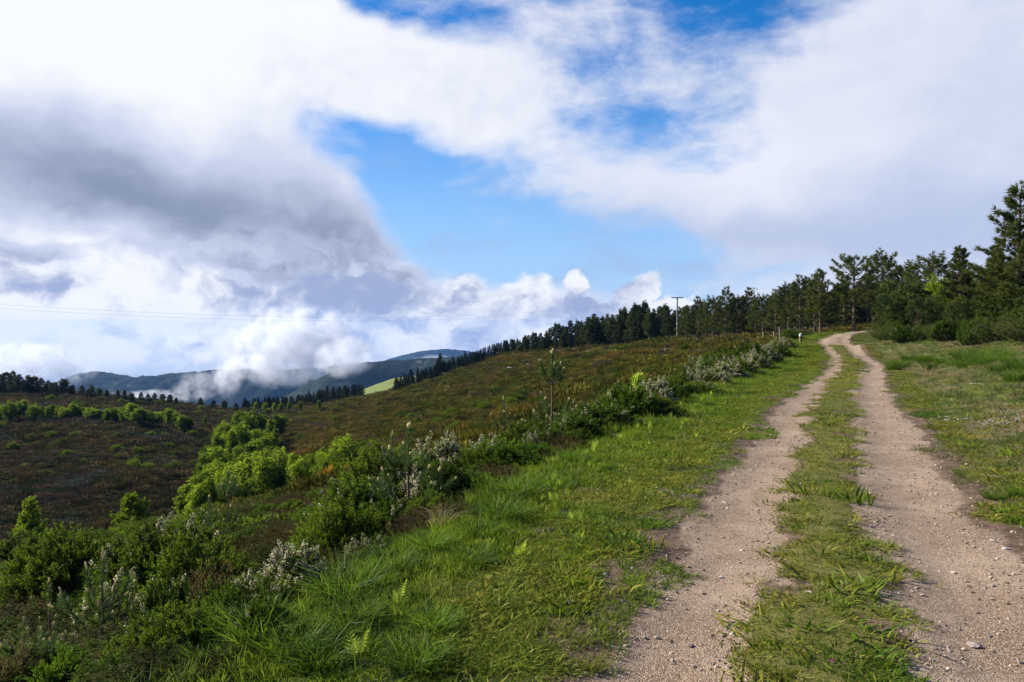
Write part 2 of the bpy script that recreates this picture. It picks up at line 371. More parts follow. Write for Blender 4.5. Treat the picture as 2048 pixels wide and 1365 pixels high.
def thing(name, label, cat, parts, loc, rz=0.0, scale=1.0, group=None, tilt=(0, 0)):
    """an Empty at the base with one child per part; a part is (name, mesh) or (name, mesh, [sub-parts])"""
    o = bpy.data.objects.new(name, None); o.empty_display_size = 0.2; COL.objects.link(o)
    o.location = loc; o.rotation_euler = (tilt[0], tilt[1], rz); o.scale = (scale,) * 3 if np.isscalar(scale) else scale
    o['label'] = label; o['category'] = cat
    if group: o['group'] = group
    for p in parts:
        c = obj(p[0], p[1], o)
        if p[0] in ('crown', 'foliage', 'flowers', 'needles', 'fronds', 'stalks', 'stems', 'dead_limbs'): c['kind'] = 'stuff'
        for q in (p[2] if len(p) > 2 else ()): obj(q[0], q[1], c)
    return o
def single(name, label, cat, me, loc, rz=0.0, scale=1.0, group=None, tilt=(0, 0)):
    o = obj(name, me); o.location = loc; o.rotation_euler = (tilt[0], tilt[1], rz); o.scale = (scale,) * 3 if np.isscalar(scale) else scale
    o['label'] = label; o['category'] = cat
    if group: o['group'] = group
    return o

# ------------------------------------------------------------------ materials
def new_mat(name):
    m = bpy.data.materials.new(name); m.use_nodes = True; t = m.node_tree; t.nodes.clear(); return m, NT(t)
def finish(n, color, rough=0.8, spec=0.2, trans=0.0, tcol=None, bump=None):
    b = n.node('ShaderNodeBsdfPrincipled'); n.set(b.inputs['Base Color'], color); n.set(b.inputs['Roughness'], rough); b.inputs['Specular IOR Level'].default_value = spec
    if bump is not None:
        bn = n.node('ShaderNodeBump'); bn.inputs['Strength'].default_value = bump[1]; bn.inputs['Distance'].default_value = bump[2]; n.set(bn.inputs['Height'], bump[0]); n.link(bn.outputs[0], b.inputs['Normal'])
    sh = b.outputs[0]
    if trans > 0:
        tr = n.node('ShaderNodeBsdfTranslucent'); n.set(tr.inputs['Color'], tcol if tcol is not None else color)
        mx = n.node('ShaderNodeMixShader'); mx.inputs[0].default_value = trans; n.link(sh, mx.inputs[1]); n.link(tr.outputs[0], mx.inputs[2]); sh = mx.outputs[0]
    o = n.node('ShaderNodeOutputMaterial'); n.link(sh, o.inputs[0])
def leaf_mat(name, c0, c1, rnd=0.35, trans=0.35, rough=0.6, spec=0.06, tboost=1.6, place=None):
    """leaf colour runs c0..c1 along 'tint', each plant a little different; place = (scale, other colour) blends by where it grows"""
    m, n = new_mat(name)
    oi = n.node('ShaderNodeObjectInfo')
    rv = E(n, oi.outputs['Random'])
    f = (n.attr('tint') + (rv - 0.5) * rnd).clamp()
    col = n.mix(f, n.rgb(c0), n.rgb(c1))
    for sc_, oc, lo, hi in (place or ()):
        pn = n.noise(oi.outputs['Location'], sc_, 3, 0.55)
        col = n.mix(n.smooth(pn + (rv - 0.5) * 0.12, lo, hi), col, n.rgb(oc))
    hs = n.node('ShaderNodeHueSaturation'); n.link(col, hs.inputs['Color']); n.set(hs.inputs['Value'], rv * 0.5 + 0.75)
    tc_ = n.node('ShaderNodeHueSaturation'); n.link(hs.outputs[0], tc_.inputs['Color']); tc_.inputs['Value'].default_value = tboost; tc_.inputs['Hue'].default_value = 0.49
    finish(n, hs.outputs[0], rough, spec, trans, tc_.outputs[0]); return m
def bark_mat(name, c0, c1, scale=9):
    m, n = new_mat(name); tc = n.node('ShaderNodeTexCoord')
    x, y, z = n.sep(tc.outputs['Object']); nz = n.noise(n.vec(x * 3.0, y * 3.0, z * 0.6), scale, 5, 0.6)
    finish(n, n.mix(n.smooth(nz, 0.35, 0.65), n.rgb(c0), n.rgb(c1)), 0.9, 0.1, bump=(nz, 0.6, 0.02)); return m
M = {}
M['pine'] = leaf_mat('pine_needles', (0.018, 0.028, 0.007), (0.084, 0.102, 0.020), 0.5, 0.28)
M['pine_far'] = leaf_mat('pine_needles_far', (0.017, 0.026, 0.009), (0.066, 0.080, 0.018), 0.5, 0.25)
M['spruce'] = leaf_mat('spruce_needles', (0.006, 0.011, 0.007), (0.018, 0.027, 0.012), 0.4, 0.15)
M['sapling'] = leaf_mat('sapling_needles', (0.016, 0.036, 0.008), (0.070, 0.120, 0.022), 0.25, 0.25, 0.45, 0.18)
M['candle'] = leaf_mat('new_shoots', (0.40, 0.31, 0.12), (0.60, 0.52, 0.25), 0.3, 0.3, 0.6)
M['birch'] = leaf_mat('spring_leaves', (0.044, 0.082, 0.004), (0.150, 0.215, 0.011), 0.5, 0.46)
M['bush'] = leaf_mat('bush_leaves', (0.018, 0.034, 0.007), (0.070, 0.092, 0.016), 0.4, 0.35)
M['heath_tree'] = leaf_mat('tree_heath_leaves', (0.018, 0.036, 0.004), (0.105, 0.160, 0.010), 0.35, 0.38)
M['heath_dark'] = leaf_mat('tree_heath_dark_leaves', (0.007, 0.016, 0.002), (0.072, 0.135, 0.008), 0.3, 0.38)
M['brush'] = leaf_mat('brush_leaves', (0.011, 0.015, 0.003), (0.056, 0.062, 0.009), 0.6, 0.3, place=((0.25, (0.060, 0.042, 0.012), 0.47, 0.58), (0.7, (0.10, 0.085, 0.03), 0.62, 0.68)))
M['flower'] = leaf_mat('white_heath_flowers', (0.38, 0.33, 0.21), (0.62, 0.56, 0.40), 0.2, 0.5, 0.7, 0.02, 1.15)
M['gorse'] = leaf_mat('gorse_leaves', (0.060, 0.045, 0.015), (0.13, 0.11, 0.03), 0.4, 0.25)
M['gorse_flower'] = leaf_mat('gorse_flowers', (0.45, 0.22, 0.02), (0.62, 0.36, 0.03), 0.2, 0.2, 0.7, 0.1, 1.1)
M['fern'] = leaf_mat('young_bracken', (0.22, 0.30, 0.03), (0.38, 0.46, 0.06), 0.2, 0.45)
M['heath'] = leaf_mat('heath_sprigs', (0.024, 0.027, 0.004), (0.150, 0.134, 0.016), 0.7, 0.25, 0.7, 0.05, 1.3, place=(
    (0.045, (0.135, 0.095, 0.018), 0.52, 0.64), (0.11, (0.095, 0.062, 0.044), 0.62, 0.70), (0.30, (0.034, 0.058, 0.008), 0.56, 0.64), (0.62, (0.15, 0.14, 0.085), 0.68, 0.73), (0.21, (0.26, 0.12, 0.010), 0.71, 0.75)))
M['heather_shaded'] = leaf_mat('shaded_heather_sprigs', (0.018, 0.016, 0.006), (0.105, 0.078, 0.024), 0.7, 0.2, 0.7, 0.05, 1.2, place=(  # brown heather, darkened further: the far hillside's shade is put into its colours
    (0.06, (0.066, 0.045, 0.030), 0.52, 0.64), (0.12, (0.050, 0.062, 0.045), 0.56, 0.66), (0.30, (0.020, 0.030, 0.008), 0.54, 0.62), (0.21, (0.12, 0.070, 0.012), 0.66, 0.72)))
M['grass'] = leaf_mat('grass_blades', (0.050, 0.094, 0.006), (0.145, 0.210, 0.014), 0.5, 0.4, 0.5, 0.1, 1.6, place=(
    (0.35, (0.16, 0.155, 0.034), 0.53, 0.68), (0.9, (0.026, 0.070, 0.008), 0.58, 0.66)))
M['grass_dry'] = leaf_mat('short_dry_grass', (0.100, 0.120, 0.012), (0.29, 0.265, 0.038), 0.5, 0.3, 0.6, 0.08, 1.3, place=((0.8, (0.060, 0.115, 0.012), 0.54, 0.66),))
M['bank_grass'] = leaf_mat('bank_grass_blades', (0.060, 0.085, 0.022), (0.140, 0.165, 0.046), 0.5, 0.35, 0.5, 0.1, 1.5, place=((0.30, (0.22, 0.185, 0.080), 0.43, 0.62), (0.8, (0.045, 0.095, 0.030), 0.56, 0.66)))
M['tussock'] = leaf_mat('tussock_blades', (0.034, 0.080, 0.007), (0.105, 0.175, 0.014), 0.3, 0.4, 0.5, 0.12)
M['straw'] = leaf_mat('dead_straw', (0.20, 0.14, 0.07), (0.40, 0.31, 0.18), 0.3, 0.3)
M['bark'] = bark_mat('pine_bark', (0.055, 0.036, 0.026), (0.17, 0.115, 0.080))
M['bark_young'] = bark_mat('young_pine_bark', (0.10, 0.060, 0.035), (0.21, 0.140, 0.085), 30)
M['bark_pale'] = bark_mat('dead_pale_wood', (0.22, 0.18, 0.14), (0.42, 0.37, 0.31))
M['twig'] = bark_mat('shrub_twigs', (0.045, 0.032, 0.022), (0.11, 0.080, 0.055), 20)

def ground_mat():
    m, n = new_mat('ground_cover')
    tc = n.node('ShaderNodeTexCoord'); p = tc.outputs['Object']
    n1 = n.noise(p, 0.09, 5, 0.6); n2 = n.noise(p, 1.6, 5, 0.65); n3 = n.noise(p, 14.0, 4, 0.6); n4 = n.noise(p, 0.012, 5, 0.6)
    grass = n.mix(n.smooth(n2, 0.38, 0.62), n.rgb((0.050, 0.070, 0.014)), n.rgb((0.095, 0.130, 0.024)))
    grass = n.mix(n.smooth(n3, 0.55, 0.75), grass, n.rgb((0.090, 0.065, 0.034)))
    heath = n.mix(n.smooth(n2, 0.35, 0.65), n.rgb((0.014, 0.014, 0.005)), n.rgb((0.034, 0.030, 0.010)))
    heath = n.mix(n.smooth(n1, 0.48, 0.66), heath, n.rgb((0.045, 0.028, 0.014)))
    soil = n.mix(n.smooth(n3, 0.35, 0.65), n.rgb((0.070, 0.046, 0.030)), n.rgb((0.15, 0.105, 0.070)))
    field = n.mix(n.smooth(n1, 0.3, 0.7), n.rgb((0.115, 0.150, 0.035)), n.rgb((0.150, 0.170, 0.055)))
    wood = n.mix(n.smooth(n4, 0.3, 0.7), n.rgb((0.012, 0.020, 0.012)), n.rgb((0.030, 0.040, 0.018)))
    c = n.mix(n.attr('grass'), heath, grass); c = n.mix(n.attr('field'), c, field); c = n.mix(n.attr('soil'), c, soil); c = n.mix(n.attr('wood'), c, wood)
    finish(n, c, 0.95, 0.1, bump=(n2 * 0.6 + n3 * 0.4, 0.5, 0.06)); return m
def track_mat():
    m, n = new_mat('stony_track')
    tc = n.node('ShaderNodeTexCoord'); p = tc.outputs['Object']
    n1 = n.noise(p, 0.8, 5, 0.6); n2 = n.noise(p, 6.0, 5, 0.65); n3 = n.noise(p, 38.0, 3, 0.6)
    vo = n.node('ShaderNodeTexVoronoi'); n.link(p, vo.inputs['Vector']); vo.inputs['Scale'].default_value = 140.0
    cell = n.sep(vo.outputs['Color'])[0]
    g = n.mix(n.smooth(n1, 0.35, 0.65), n.rgb((0.186, 0.124, 0.080)), n.rgb((0.310, 0.224, 0.154)))
    g = n.mix(n.smooth(n2, 0.45, 0.75), g, n.rgb((0.135, 0.090, 0.058)))
    g = n.mix(n.smooth(cell, 0.55, 1.0), g, n.rgb((0.41, 0.315, 0.225)))
    g = n.mix(n.smooth(cell, 0.28, 0.0), g, n.rgb((0.13, 0.088, 0.062)))
    soil = n.mix(n.smooth(n2, 0.35, 0.65), n.rgb((0.080, 0.050, 0.032)), n.rgb((0.17, 0.115, 0.075)))
    soil = n.mix(n.smooth(n3, 0.62, 0.70), soil, n.rgb((0.30, 0.25, 0.21)))
    turf = n.mix(n.smooth(n2 * 0.5 + n3 * 0.5, 0.38, 0.62), n.rgb((0.070, 0.072, 0.013)), n.rgb((0.155, 0.138, 0.036)))
    gr = n.attr('gravel'); tu = n.attr('turf')
    c = n.mix(n.smooth(gr + (n2 - 0.5) * 0.5 + (n3 - 0.5) * 0.3, 0.30, 0.58), soil, g)
    c = n.mix(n.smooth(tu + (n2 - 0.5) * 0.7 + (n3 - 0.5) * 0.4, 0.45, 0.62), c, turf)
    hgt = E(n, vo.outputs['Distance']) * -0.6 + n3 * 0.7 + n2 * 0.8
    finish(n, c, 0.92, 0.12, bump=(hgt, 0.55, 0.02)); return m
M['ground'] = ground_mat(); M['track'] = track_mat()
def rock_mat(name, c0, c1):
    m, n = new_mat(name); tc = n.node('ShaderNodeTexCoord'); oi = n.node('ShaderNodeObjectInfo'); nz = n.noise(tc.outputs['Object'], 4.0, 4, 0.6)
    f = (nz + (E(n, oi.outputs['Random']) - 0.5) * 1.1).clamp()
    finish(n, n.mix(f, n.rgb(c0), n.rgb(c1)), 0.85, 0.2, bump=(nz, 0.4, 0.05)); return m
M['stone'] = rock_mat('pale_stone', (0.22, 0.16, 0.12), (0.55, 0.50, 0.45))
M['gravel'] = rock_mat('gravel_chips', (0.15, 0.100, 0.064), (0.48, 0.385, 0.295))
def plain(name, c, rough=0.7):
    m, n = new_mat(name); tc = n.node('ShaderNodeTexCoord'); nz = n.noise(tc.outputs['Object'], 12.0, 4, 0.6)
    finish(n, n.mix(nz, n.rgb([k * 0.75 for k in c]), n.rgb([k * 1.2 for k in c])), rough, 0.2); return m
M['pole'] = plain('weathered_pole', (0.16, 0.15, 0.14)); M['wire'] = plain('grey_cable', (0.10, 0.10, 0.11)); M['post'] = plain('post_wood', (0.17, 0.105, 0.052)); M['white'] = plain('white_paint', (0.55, 0.55, 0.52)); M['soil'] = plain('dark_soil', (0.055, 0.038, 0.028), 0.95)
def mountain_mat():
    m, n = new_mat('wooded_mountain'); tc = n.node('ShaderNodeTexCoord'); p = tc.outputs['Object']
    n1 = n.noise(p, 0.004, 6, 0.62); n2 = n.noise(p, 0.022, 5, 0.65); n3 = n.noise(p, 0.09, 3, 0.6)
    c = n.mix(n.smooth(n1 + (n2 - 0.5) * 0.5, 0.40, 0.62), n.rgb((0.004, 0.009, 0.009)), n.rgb((0.017, 0.027, 0.017)))
    c = n.mix(n.smooth(n2, 0.60, 0.72), c, n.rgb((0.085, 0.088, 0.050)))
    finish(n, c, 0.95, 0.05, bump=(n2 * 0.5 + n3 * 0.5, 1.0, 14.0)); return m
M['mountain'] = mountain_mat()

# ------------------------------------------------------------------ the ground: one polar sheet, fine near the photograph's field of view
def build_ground():
    az_ = np.concatenate([np.linspace(-180, -52, 60, endpoint=False), np.linspace(-52, 52, 380, endpoint=False), np.linspace(52, 180, 60, endpoint=False)])
    rr = np.concatenate([[0.35], 0.35 * 1.0202 ** np.arange(1, 490)]); rr = rr[rr < 6400]
    A_, R_ = np.meshgrid(np.radians(az_), rr); X = (R_ * np.sin(A_)).ravel(); Y = (R_ * np.cos(A_)).ravel()
    na, nr = len(az_), len(rr)
    Z = height(X, Y)
    d, _ = road_coords(X, Y); e = edge_dist(X, Y)
    r = np.hypot(X, Y)
    under = (1 - sstep(np.abs(d), 1.45, 1.75)) * ((Y < 86) & (Y > -6))
    Z = Z - under * (0.03 + 0.0028 * r)                       # the track sheet lies in this shallow bed
    nz = fbm(X * 0.8, Y * 0.8, 5, 4)
    grass = np.where(e < 0, 1.0, 1 - sstep(e, 0.0, 1.6)) * (1 - sstep(d, 9, 16)) * (Y < 110) * (Y > -40)
    px = PX0 + F * X / np.maximum(Y, 0.1); py = PY0 - F * (Z - CAMZ) / np.maximum(Y, 0.1)
    strip = np.exp(-((py - (805 - (px - 1180) * 0.62)) / (9 + 0.02 * (1400 - px))) ** 2) * (px > 1150) * (px < 1345) * (Y > 30) * (Y < 190)
    band = np.exp(-((py - 702) / 8) ** 2) * sstep(px, 1080, 1130) * (1 - sstep(px, 1400, 1430)) * (Y > 90) * (Y < 230)
    grass = np.clip(grass + strip * 0.8, 0, 1)
    soil = np.clip((1 - sstep(np.abs(d), 1.6, 2.1 + 0.5 * (nz - 0.5))) * 0.9 * (Y < 86) * (Y > -6) + sstep(nz, 0.62, 0.70) * (e < -0.2) * (d > 1.4) * (Y < 40) * 0.8 + band * 0.9 + sstep(fbm(X * 0.45, Y * 0.45, 77, 4), 0.44, 0.60) * (d > 1.9) * (d < 12) * (Y < 70) * np.where(Y < 17, 0.85, 0.4), 0, 1)
    field = sstep(px, 712, 722) * (1 - sstep(px, 825, 835)) * (Y > 262) * (Y < 420)
    wood = sstep(r, 420, 560) + ((Y > 60) & (d < -4) & (X > 8) & (px > 1395) & (py < 690)) * 0.7
    j = np.arange(na); i = np.arange(nr - 1)[:, None]
    Q = np.stack([i * na + j, i * na + (j + 1) % na, (i + 1) * na + (j + 1) % na, (i + 1) * na + j], -1).reshape(-1, 4)[:, ::-1]
    V = np.stack([X, Y, Z], -1)
    V = np.vstack([V, [[0, 0, float(Z[:na].mean())]]]); k = len(V) - 1
    T = np.stack([np.arange(na), (np.arange(na) + 1) % na, np.full(na, k)], -1)
    ext = lambda a: np.concatenate([a, [a[0]]])
    me = mesh_np('ground', V, T[:, ::-1], Q, [M['ground']], smooth=True, attrs={'grass': ext(grass), 'soil': ext(soil), 'field': ext(field), 'wood': ext(np.clip(wood, 0, 1))})
    obj('ground', me, kind='structure')
build_ground()

# ------------------------------------------------------------------ the track: a sheet with two gravel wheel ruts and a turf strip
def gravel_mask(X, Y, d):
    """(gravel, turf) 0..1 by the distance d from the track's centre line"""
    w = (fbm(X * 0.55, Y * 0.55, 31, 3) - 0.5) * 0.55; f = (fbm(X * 2.6, Y * 2.6, 41, 4) - 0.5)
    a = np.abs(d); big = fbm(X * 0.9 + 9, Y * 0.9, 57, 4) - 0.5
    inner = sstep(a + w * 0.45 + f * 0.40, 0.20, 0.50); outer = 1 - sstep(a - np.where(d > 0, 0.22, 0.0) + w * 0.5 + f * 0.40, 0.84, 1.26)
    g = inner * outer
    turf = np.clip((1 - sstep(a + w * 0.5 + f * 0.8 + big * 0.5, 0.16, 0.46)) * sstep(fbm(X * 1.5, Y * 1.1, 51, 4) + f * 0.3 + 0.10, 0.36, 0.50) + sstep(a + w * 0.7 + f * 1.0 - np.where(d > 0, 0.15, 0), 1.22, 1.72), 0, 1)
    k = sstep(Y, 57, 66); core = (a < 0.7); turf = np.where(core, turf * (1 - k), turf); g = np.maximum(g, outer * k)
    return g, turf
def build_track():
    seg = np.diff(RD, axis=0); s = np.concatenate([[0], np.cumsum(np.hypot(seg[:, 0], seg[:, 1]))])
    Yd = [0.0]
    while Yd[-1] < s[-1] - 6: Yd.append(Yd[-1] + 0.05 + 0.012 * max(0, Yd[-1] - 9))
    Yd = np.array(Yd); C = np.stack([np.interp(Yd, s, RD[:, k]) for k in range(2)], -1)
    tg = unit(np.gradient(C, axis=0))
    for _ in range(6): tg[1:-1] = unit(tg[:-2] + tg[1:-1] + tg[2:])
    nrm = np.stack([tg[:, 1], -tg[:, 0]], -1); u = np.linspace(-1.9, 1.9, 96)
    XY = C[:, None] + nrm[:, None] * u[None, :, None]; X = XY[..., 0].ravel(); Y = XY[..., 1].ravel()
    Z = height(X, Y); d = np.tile(u, len(C)); r = np.hypot(X, Y)
    g, tu = gravel_mask(X, Y, d)
    Z = Z + (fbm(X * 7, Y * 7, 61, 3) - 0.5) * 0.018 + tu * (np.abs(d) < 0.7) * 0.02 - sstep(np.abs(d), 1.60, 1.9) * (0.05 + 0.005 * r)
    n = len(u); i = np.arange(len(C) - 1)[:, None]; j = np.arange(n - 1)[None]
    Q = np.stack([i * n + j, i * n + j + 1, (i + 1) * n + j + 1, (i + 1) * n + j], -1).reshape(-1, 4)
    obj('dirt_track', mesh_np('dirt_track', np.stack([X, Y, Z], -1), None, Q, [M['track']], smooth=True, attrs={'gravel': g, 'turf': tu}), kind='structure')
build_track()

# ------------------------------------------------------------------ far mountains
def build_mountain(name, prof, Y0, depth, base, seed, rough_amp):
    px = np.linspace(prof[0][0], prof[-1][0], 360); py = np.interp(px, [p[0] for p in prof], [p[1] for p in prof])
    t = np.linspace(0, 1, 90)
    top = CAMZ - (py - PY0) * Y0 / F
    T_, PXm = np.meshgrid(t, px, indexing='ij'); TOP = np.broadcast_to(top, T_.shape)
    Yg = Y0 + (T_ - 0.55) * depth
    shape = np.where(T_ < 0.55, np.sin(T_ / 0.55 * math.pi / 2) ** 1.15, np.cos((T_ - 0.55) / 0.45 * math.pi / 2) ** 0.8)
    Xg = (PXm - PX0) / F * Y0 * (1 + 0.15 * (T_ - 0.55) * depth / Y0)
    gul = 1 - np.abs(fbm(Xg / 260 + 0.4 * fbm(Xg / 150, Yg / 150, seed + 5, 3), Yg / 900, seed, 4) - 0.5) * 2
    Zg = base + (TOP - base) * shape
    env = np.clip(1 - np.abs(T_ - 0.55) * 6, 0, 1)
    Zg = Zg + (gul - 0.75) * rough_amp * (1 - env) * np.sin(np.clip(T_ / 0.55, 0, 1) * math.pi) * 1.6 + (fbm(Xg / 22, Yg / 30, seed + 9, 4) - 0.5) * rough_amp * 0.16 + (fbm(Xg / 8, Yg / 60, seed + 12, 2) - 0.5) * rough_amp * 0.10
    n = len(px); i = np.arange(len(t) - 1)[:, None]; j = np.arange(n - 1)[None]
    Q = np.stack([i * n + j, i * n + j + 1, (i + 1) * n + j + 1, (i + 1) * n + j], -1).reshape(-1, 4)
    obj(name, mesh_np(name, np.stack([Xg.ravel(), Yg.ravel(), Zg.ravel()], -1), None, Q, [M['mountain']], smooth=True), kind='structure')
build_mountain('mountain', [(-900, 850), (-500, 820), (0, 790), (110, 770), (150, 752), (180, 744), (215, 750), (255, 757), (300, 754), (345, 749), (420, 742), (480, 741), (520, 738), (560, 742), (640, 738), (700, 728), (780, 727), (900, 740), (1100, 770)], 2600, 1500, -520, 3, 90)
build_mountain('dark_ridge', [(480, 860), (560, 800), (620, 765), (680, 738), (740, 725), (800, 721), (850, 717), (930, 713), (1010, 712), (1100, 700), (1400, 690), (2400, 690)], 1750, 800, -330, 8, 40)
build_mountain('far_hill', [(740, 730), (800, 712), (835, 704), (860, 701), (890, 698), (925, 701), (970, 708), (1050, 716), (1200, 720)], 5200, 900, -420, 15, 40)

# ------------------------------------------------------------------ plant builders
def curve_pts(a, d, L, bend, n=5):
    t = np.linspace(0, 1, n)[:, None]; return a + d * L * t + np.array(bend) * (t ** 2) * L
def pine_meshes(seed, H=7.0, r0=0.11, base=0.25, spread=1.7, shape='cone', tuft=0.30, dens=1.0, mat='pine', step=0.42, dead=6, nb=9, tw=0.030, lean=0.02):
    g = np.random.default_rng(seed); wood = MB(); leaf = MB()
    hts = np.linspace(0, H, 12); bx = np.cumsum(g.normal(0, lean, 12)); by = np.cumsum(g.normal(0, lean, 12)); bx[0] = by[0] = 0
    ax = lambda h: np.array([np.interp(h, hts, bx), np.interp(h, hts, by), h])
    wood.tube([ax(h) for h in hts], r0 * (1 - hts / H) ** 0.8 + 0.012, 7)
    h = base * H; a0 = g.uniform(0, 6.28)
    TP = []; TD = []; TT = []
    while h < H * 0.985:
        t = (h / H - base) / (1 - base)
        prof = {'cone': (1 - t) ** 0.75 * (0.75 + 0.25 * min(1, t * 6)), 'round': math.sqrt(max(0, 1 - (1.85 * t - 0.87) ** 2)) * 0.97 + 0.03, 'spruce': (1 - t) ** 1.1,
                'birch': math.sin(math.pi * min(1.0, t * 0.86 + 0.12)) ** 0.6,
                'flat': (0.45 + 0.55 * math.sin(min(1, t * 1.25) * math.pi * 0.8)) * (1 - max(0, t - 0.72) * 3.4)}[shape]
        k = g.integers(4, 7) if shape != 'flat' else g.integers(3, 6)
        for b in range(k):
            az = a0 + b * 6.283 / k + g.normal(0, 0.25); L = spread * prof * g.uniform(0.55, 1.12) + 0.12
            el = {'cone': -0.05 + 0.75 * t, 'round': 0.15 + 0.7 * t, 'spruce': -0.25 + 0.6 * t, 'flat': 0.2 + 0.5 * t, 'birch': 0.35 + 0.75 * t}[shape] + g.normal(0, 0.12)
            d = np.array([math.cos(az) * math.cos(el), math.sin(az) * math.cos(el), math.sin(el)])
            pts = curve_pts(ax(h + g.normal(0, 0.06)), d, L, (0, 0, 0.22 if shape != 'spruce' else 0.05))
            wood.tube(pts, np.linspace(0.012 + 0.014 * L, 0.005, 5), 4, cap=False)
            nt = max(3, int(L * 12 * dens))
            u = g.uniform(0.30 if shape != 'flat' else 0.45, 1.0, nt) ** 0.8
            p = np.stack([np.interp(u, np.linspace(0, 1, 5), pts[:, c]) for c in range(3)], -1)
            sidev = np.cross(d, [0, 0, 1.0]); sidev /= np.linalg.norm(sidev) + 1e-9
            off = g.normal(0, 0.20, nt) * L * (1.15 - u); p = p + sidev * off[:, None] + np.array([0, 0, 1]) * g.normal(0.03, 0.06, nt)[:, None]
            dd = unit(d * 0.8 + sidev * np.sign(off)[:, None] * 0.5 + np.array([0, 0, 0.55 if shape != 'spruce' else 0.1]) + g.normal(0, 0.25, (nt, 3)))
            TP.append(p); TD.append(dd); TT.append(np.clip(0.2 + 0.5 * u + g.normal(0, 0.18, nt), 0, 1))
        a0 += 0.6; h += step * g.uniform(0.8, 1.2) * (1.0 if shape != 'spruce' else 0.75)
    TP.append(np.array([ax(H)] * 4)); TD.append(unit(np.array([[0, 0, 1.0]] * 4) + g.normal(0, 0.2, (4, 3)))); TT.append(np.full(4, 0.7))
    if mat == 'birch': TT = [np.clip(q + 0.3, 0, 1) for q in TT]
    TP = np.vstack(TP); TD = np.vstack(TD); TT = np.concatenate(TT)
    bp = np.repeat(TP, nb, 0); bd = unit(np.repeat(TD, nb, 0) * 0.9 + g.normal(0, 0.42, (len(bp), 3)))
    leaf.blades(bp + bd * tuft * 0.05, bd, tuft * g.uniform(0.6, 1.1, len(bp)), tw * g.uniform(0.8, 1.5, len(bp)), tint=np.clip(np.repeat(TT, nb) + g.normal(0, 0.1, len(bp)), 0, 1), rng=g)
    parts = []
    dm = MB()
    for i in range(dead):
        h = H * g.uniform(0.08, base + 0.06); az = g.uniform(0, 6.28); el = g.uniform(-0.3, 0.35); L = g.uniform(0.4, 1.0) * spread * 0.7
        d = np.array([math.cos(az) * math.cos(el), math.sin(az) * math.cos(el), math.sin(el)])
        pts = curve_pts(ax(h), d, L, g.normal(0, 0.18, 3), 6) + np.vstack([np.zeros(3), g.normal(0, 0.03, (5, 3))])
        dm.tube(pts, np.linspace(0.018, 0.005, 6), 4, cap=False)
        q = pts[3]; dm.tube(curve_pts(q, unit(d + g.normal(0, 0.6, 3)), L * 0.4, g.normal(0, 0.2, 3), 4), np.linspace(0.009, 0.004, 4), 3, cap=False)
    parts = [('trunk', wood.build('pine_trunk', [M['bark']], True)), ('crown', leaf.build('pine_crown', [M[mat]]))]
    if dead: parts.append(('dead_limbs', dm.build('dead_limbs', [M['bark_pale']])))
    return parts, H
def broadleaf_meshes(seed, w=2.2, h=4.2, n=4200, leaf=0.14, mat='birch', lobes=20, stems=3, low=0.12, feather=0.0, trunk_mat='bark'):
    g = np.random.default_rng(seed); wood = MB(); lf = MB()
    cz = h * (low + (1 - low) * 0.5); rz = h * (1 - low) * 0.5
    c = unit(g.normal(size=(lobes, 3))) * g.uniform(0.25, 0.72, (lobes, 1)) ** 0.7; c[:, 2] = np.clip(c[:, 2], -0.8, 0.85)
    taper = 1 - feather * np.clip((c[:, 2] + 0.6) / 1.6, 0, 1)
    c = c * np.stack([taper * w, taper * w, np.ones(lobes) * rz], -1) + [0, 0, cz]
    rad = g.uniform(0.16, 0.36, lobes) * w * (1 - 0.35 * feather)
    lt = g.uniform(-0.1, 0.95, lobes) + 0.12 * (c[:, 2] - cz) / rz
    k = g.integers(0, lobes, n); dirs = unit(g.normal(size=(n, 3)) + [0, 0, 0.35]); rr = g.uniform(0.2, 1.25, n) ** 0.6
    p = c[k] + dirs * (rad[k] * rr)[:, None] * [1, 1, 0.85]
    p[:, 2] = np.maximum(p[:, 2], 0.06 * h * g.uniform(0.3, 1, n))
    d = unit(dirs * 0.7 + g.normal(0, 0.7, (n, 3)))
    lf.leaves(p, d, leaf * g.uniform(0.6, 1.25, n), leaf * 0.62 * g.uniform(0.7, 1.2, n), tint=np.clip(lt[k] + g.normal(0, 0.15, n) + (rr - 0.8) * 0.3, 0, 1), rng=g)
    for s in range(stems):
        a = g.uniform(0, 6.28); top = np.array([math.cos(a) * w * 0.3, math.sin(a) * w * 0.3, h * g.uniform(0.7, 0.9)]); b = top * [0.25, 0.25, 0]
        t = np.linspace(0, 1, 6)[:, None]; wood.tube(b * (1 - t) + top * t + g.normal(0, 0.03, (6, 3)), np.linspace(0.055, 0.012, 6), 5, cap=False)
    for i in range(lobes):
        z0 = np.array([0, 0, max(0.15 * h, c[i, 2] - 0.35 * h)]); t = np.linspace(0, 1, 4)[:, None]
        wood.tube(z0 * (1 - t) + c[i] * t, np.linspace(0.022, 0.008, 4), 4, cap=False)
    return [('trunk', wood.build('stems', [M[trunk_mat]], True)), ('crown', lf.build('leafy_crown', [M[mat]]))], h
